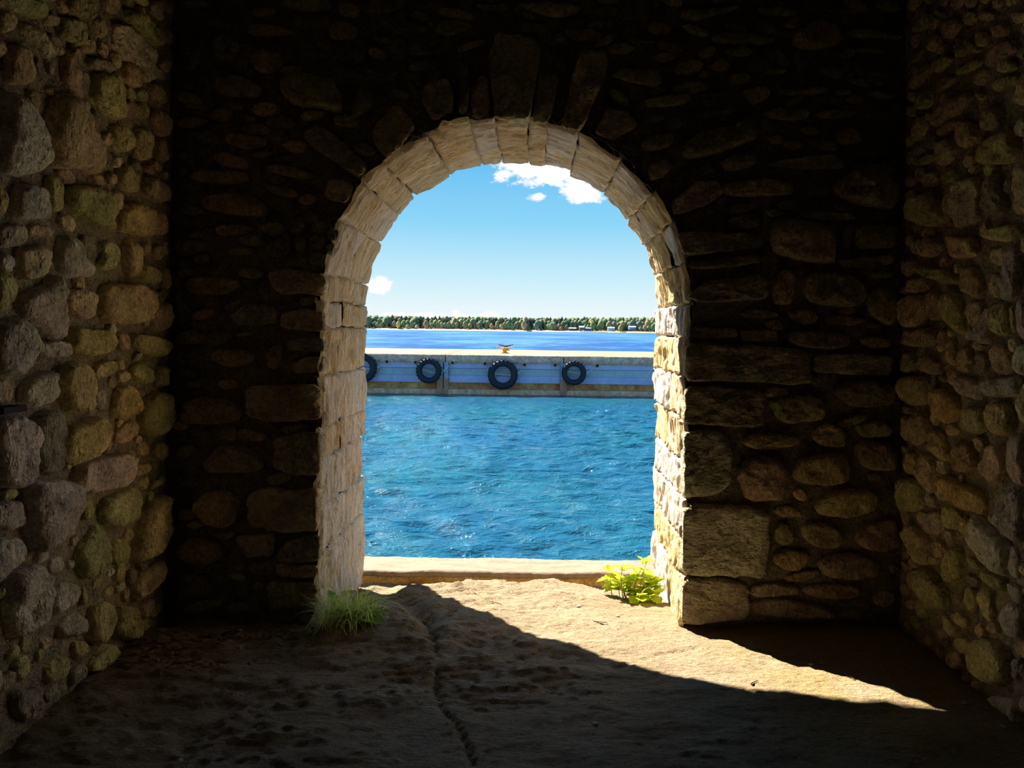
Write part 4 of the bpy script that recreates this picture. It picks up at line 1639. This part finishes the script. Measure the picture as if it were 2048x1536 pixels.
house(1145, 658, 14, 5, (.22, .17, .13), (.42, .33, .27), 'low brown house left of the white-roofed one on the far shore')
house(1163, 656, 9, 6.5, (.30, .30, .28), (.85, .85, .82), 'small house with a bright white roof on the far shore')
house(1175, 657.5, 13, 5.5, (.16, .18, .22), (.20, .22, .26), 'dark grey house right of the white-roofed one on the far shore')
house(1222, 655, 13, 5, (.70, .70, .66), (.40, .52, .54), 'long house with a white front and teal roof on the far shore')
house(1264, 652, 13, 5, (.30, .36, .46), (.55, .60, .66), 'blue-grey house set higher in the trees near the right jamb')
pier = MB().box(-26, 26, -2, 2, .5, 1.0)
for k_ in range(-6, 7):
    pier.box(k_ * 4 - .2, k_ * 4 + .2, -1.6, 1.6, -1.2, .5)
c = at(1180, 659, FS - 34)
tag(pier.build('boat_pier', M_HOLE, loc=(c.x, FS - 40, WATER)), 'dark boat pier in front of the far houses', 'pier')

# ------------------------------------------------------------------ plants
def blade(mb, p, ang, lean, length, width, r, droop=.5):
    """a narrow arching blade with a folded cross-section"""
    d = Vector((math.cos(ang), math.sin(ang), 0))
    side = Vector((-d.y, d.x, 0))
    pts = []
    n = 5
    for i in range(n + 1):
        t = i / n
        th = lean + droop * t * t
        pts.append(p + d * (length * t * math.sin(th)) + Vector((0, 0, length * t * math.cos(th * .9))))
    v = []
    for i, q in enumerate(pts):
        w = width * (1 - (i / n) ** 1.6) * .5 + .0004
        v += [q - side * w, q + Vector((0, 0, -w * .5)), q + side * w]
    f = []
    for i in range(n):
        for k_ in (0, 1):
            a = i * 3 + k_
            f.append((a, a + 1, a + 4, a + 3))
    mb.add(v, f)


gr = random.Random(4)
gc = on_floor(712, 1272)
GX, GY = gc.x, gc.y
tuft = link('grass_tuft', None, loc=(GX, GY, fz(GX, GY) - .01))
tag(tuft, 'tuft of green and straw-coloured grass at the foot of the left jamb', 'grass')
for name, mat, n, (l0, l1), (w0, w1) in (('green_blades', M_GRASS, 300, (.09, .26), (.004, .009)), ('dry_blades', M_DRY, 230, (.08, .24), (.002, .004))):
    mb = MB()
    for i in range(n):
        a = gr.uniform(0, 6.283)
        q = abs(gr.gauss(0, 1))
        rx, ry = .075, .055
        p_ = Vector((max(-.10, rx * q * math.cos(a)), min(.10, ry * q * math.sin(a)), 0))
        p_.z = fz(GX + p_.x, GY + p_.y) - fz(GX, GY)
        blade(mb, p_, gr.uniform(0, 6.283), gr.uniform(.05, .75), gr.uniform(l0, l1), gr.uniform(w0, w1), gr, gr.uniform(.2, 1.3))
    o = mb.build(name, mat, tuft, True)
    tag(o, kind='stuff')


def lobed_leaf(lobes, seed):
    """flat-ish leaf, length 1 along +x, toothed outline, folded along the midrib"""
    r = random.Random(seed)
    n = 9
    up, lo = [], []
    for i in range(n + 1):
        t = i / n
        w = .36 * math.sin(math.pi * min(1, t * .92 + .06)) ** .8 * (1 + lobes * (1 if i % 2 else -1) * (.9 if 0 < i < n else 0))
        up.append((t, w, .12 * w + .10 * t * (1 - t) - .12 * t * t))
        lo.append((t, -w, .12 * w + .10 * t * (1 - t) - .12 * t * t))
    mid = [(i / n, 0, -.05 * math.sin(math.pi * i / n) - .12 * (i / n) ** 2) for i in range(n + 1)]
    v = up + mid + lo
    m_ = n + 1
    f = []
    for i in range(n):
        f += [(i, m_ + i, m_ + i + 1, i + 1), (m_ + i, 2 * m_ + i, 2 * m_ + i + 1, m_ + i + 1)]
    return v, f


v, f = lobed_leaf(.12, 1)
dand = mesh_of('broad_leaf', v, f, M_BROADLEAF)
for a, ln_, el, dx, dy, dz in ((-.1, .17, .25, .02, -.01, .04), (-.45, .19, .05, .03, -.02, .05), (.25, .15, .5, .02, .01, .05), (-.25, .14, -.1, .05, -.02, .03), (2.4, .13, .8, -.05, .02, .05), (.9, .12, .8, .0, .02, .04)):
    link('broad_leaf', dand, tuft, (dx, dy, dz), (gr.uniform(-.3, .3), -el, a), (ln_, ln_ * .62, ln_))

weed = link('leafy_weed', None, loc=(.58, 4.14, fz(.58, 4.10)))
tag(weed, 'bright yellow-green leafy weed growing at the foot of the right jamb', 'plant')
WM = []
for sd, lob, mat in ((1, .22, M_WEED), (2, .30, M_WEED), (3, .18, M_WEED), (4, .26, M_WEEDTIP)):
    v, f = lobed_leaf(lob, sd)
    WM.append(mesh_of('leaf', v, f, mat))
stems = MB()
wr_ = random.Random(8)
stem_tops = [((1258, 1128), .10), ((1230, 1136), .06), ((1305, 1118), .10), ((1290, 1140), .1), ((1262, 1150), .1), ((1276, 1162), .06), ((1244, 1160), .1),
             ((1318, 1165), .02), ((1300, 1172), .0), ((1322, 1150), .06), ((1310, 1185), -.06), ((1326, 1180), -.05), ((1296, 1190), -.08), ((1240, 1172), .05), ((1268, 1175), .03), ((1325, 1193), -.05), ((1308, 1160), .02), ((1232, 1150), .1), ((1300, 1112), .1), ((1284, 1196), -.05)]
for (tx, ty), dyy in stem_tops:
    top = at(tx, ty, 4.14 + dyy * .6) - Vector(weed.location)
    root = Vector((wr_.uniform(-.08, .08) + top.x * .35, wr_.uniform(-.05, .05), -.02))
    midp = root.lerp(top, .55) + Vector((wr_.uniform(-.015, .015), wr_.uniform(-.015, .015), .02))
    stems.tube([root, midp, top], .003, 5, .5)
    nl = wr_.randint(5, 7)
    for i in range(nl):
        t = wr_.uniform(.45, 1.0) if i > 1 else wr_.uniform(.9, 1.0)
        p_ = (root.lerp(midp, t / .55) if t < .55 else midp.lerp(top, (t - .55) / .45))
        ln_ = wr_.uniform(.045, .08)
        tip = ty < 1140 and t > .88 and tx < 1300
        link('leaf', WM[3] if tip else WM[wr_.randint(0, 2)], weed, p_,
             (wr_.uniform(-.5, .5), wr_.uniform(-.7, .35), wr_.uniform(0, 6.283)), (ln_, ln_ * wr_.uniform(.9, 1.15), ln_))
stems.build('stem', M_STEM, weed, True)

# small sprig of dry roots at the outer left foot and fine wisps along the inner edge of the arch
mb = MB()
wr2 = random.Random(15)
for s in np.arange(LEG + .15, TOTAL - LEG - .1, .032):
    if wr2.random() < .45:
        continue
    x, z, nx, nz = [float(q) for q in path_at(np.array([s]))]
    p0 = Vector((x - nx * .01, D - .035, z - nz * .01))
    t_ = Vector((-nz, 0, nx)) * wr2.choice((-1, 1))
    ln_ = wr2.uniform(.03, .10)
    p1 = p0 + t_ * ln_ * .5 - Vector((nx, 0, nz)) * wr2.uniform(0, .03) + Vector((0, -.01, 0))
    p2 = p0 + t_ * ln_ - Vector((nx, 0, nz)) * wr2.uniform(.0, .06) + Vector((0, -.012, 0))
    mb.tube([p0, p1, p2], .0011, 4, .5)
tag(mb.build('dry_roots', M_DRY, wall_back), kind='stuff')

# ------------------------------------------------------------------ litter, pebbles, twigs
mb = MB()
lr = random.Random(9)
for i in range(420):
    if i < 300:
        px = lr.gauss(330, 70)
        py = lr.gauss(1330, 26)
    else:
        px, py = lr.uniform(420, 640), lr.gauss(1290, 12)
    q = on_floor(px, py)
    if q.x < -W + .03 or q.y > D - .03:
        continue
    s = lr.uniform(.008, .022)
    a = lr.uniform(0, 6.28)
    z = fz(q.x, q.y) + .004
    pts = []
    for k_ in range(5):
        b_ = a + 2 * math.pi * k_ / 5
        pts.append((q.x + s * math.cos(b_) * lr.uniform(.6, 1.2), q.y + s * math.sin(b_) * lr.uniform(.4, 1.0), z + lr.uniform(0, .014)))
    pts.append((q.x, q.y, z + lr.uniform(0, .006)))
    mb.add(pts, [(k_, (k_ + 1) % 5, 5) for k_ in range(5)])
tag(mb.build('leaf_litter', M_LITTER), 'dead brown leaf litter drifted into the left rear corner', 'litter', kind='stuff')


def pebble_mesh(seed):
    mb = MB().lathe([(0, -.5), (.6, -.42), (.95, -.1), (1.0, .1), (.7, .42), (0, .55)], 10)
    V = np.array(mb.v)
    V *= (1 + .3 * fbm(V * 1.4 + seed * 9.7, 2))[:, None]
    return mesh_of('pebble', V, mb.f, M_PEBBLE)


PEB = [pebble_mesh(s) for s in range(4)]
for px, py, s, lab in ((382, 1530, .011, 'pale pebble alone on the dark floor at the lower left'),
                       (1211, 1450, .010, 'pale pebble on the shadowed floor below the sunlit patch'),
                       (1640, 1321, .009, 'white pebble on the upper edge of the sunlit patch'),
                       (1660, 1316, .008, 'small pebble just above the sunlit patch edge'),
                       (1948, 1400, .010, 'pebble right of the tip of the sunlit patch'),
                       (2028, 1447, .010, 'pebble on the dark floor near the right frame edge'),
                       (1172, 1211, .009, 'dark pebble on the sunlit threshold slab'),
                       (1250, 1231, .008, 'pebble on the threshold slab nearest the right jamb')):
    q = on_floor(px, py)
    o = link('pebble', PEB[int(px) % 4], None, (q.x, q.y, fz(q.x, q.y) + s * .35), (0, 0, px), (s * 1.3, s, s * .8))
    tag(o, lab, 'pebble', 'pebbles on the floor')
for pp, lab in ((((1705, 1341), (1712, 1347), (1728, 1359)), 'thin dark twig across the edge of the sunlit patch'),
                (((960, 1192), (985, 1205), (1018, 1214)), 'reddish twig on the sunlit threshold rock'),
                (((1520, 1367), (1526, 1362), (1534, 1360)), 'tiny curved twig in the middle of the sunlit patch'),
                (((1202, 1246), (1215, 1250), (1229, 1251)), 'short dark twig on the sunlit floor left of the right jamb')):
    pts = []
    for a, b_ in pp:
        q = on_floor(a, b_)
        pts.append((q.x, q.y, fz(q.x, q.y) + .005))
    base = Vector(pts[0])
    o = MB().tube([Vector(q) - base for q in pts], .0035, 6, .5).build('twig', M_TWIG, None, True, base)
    tag(o, lab, 'twig', 'twigs on the floor')
# short black bar in the left wall at the frame's edge
a0, a1 = px_to_wall(-14, 851, 'L'), px_to_wall(33, 851, 'L')
bar = MB().box(-.02, .075, -(a1[0] - a0[0]) / 2, (a1[0] - a0[0]) / 2, -.011, .011)
o = bar.build('iron_bar', M_HOLE, None, False, (-W, (a0[0] + a1[0]) / 2, a0[1]))
tag(o, 'short black iron bar jutting from the left wall at the frame edge', 'bar')
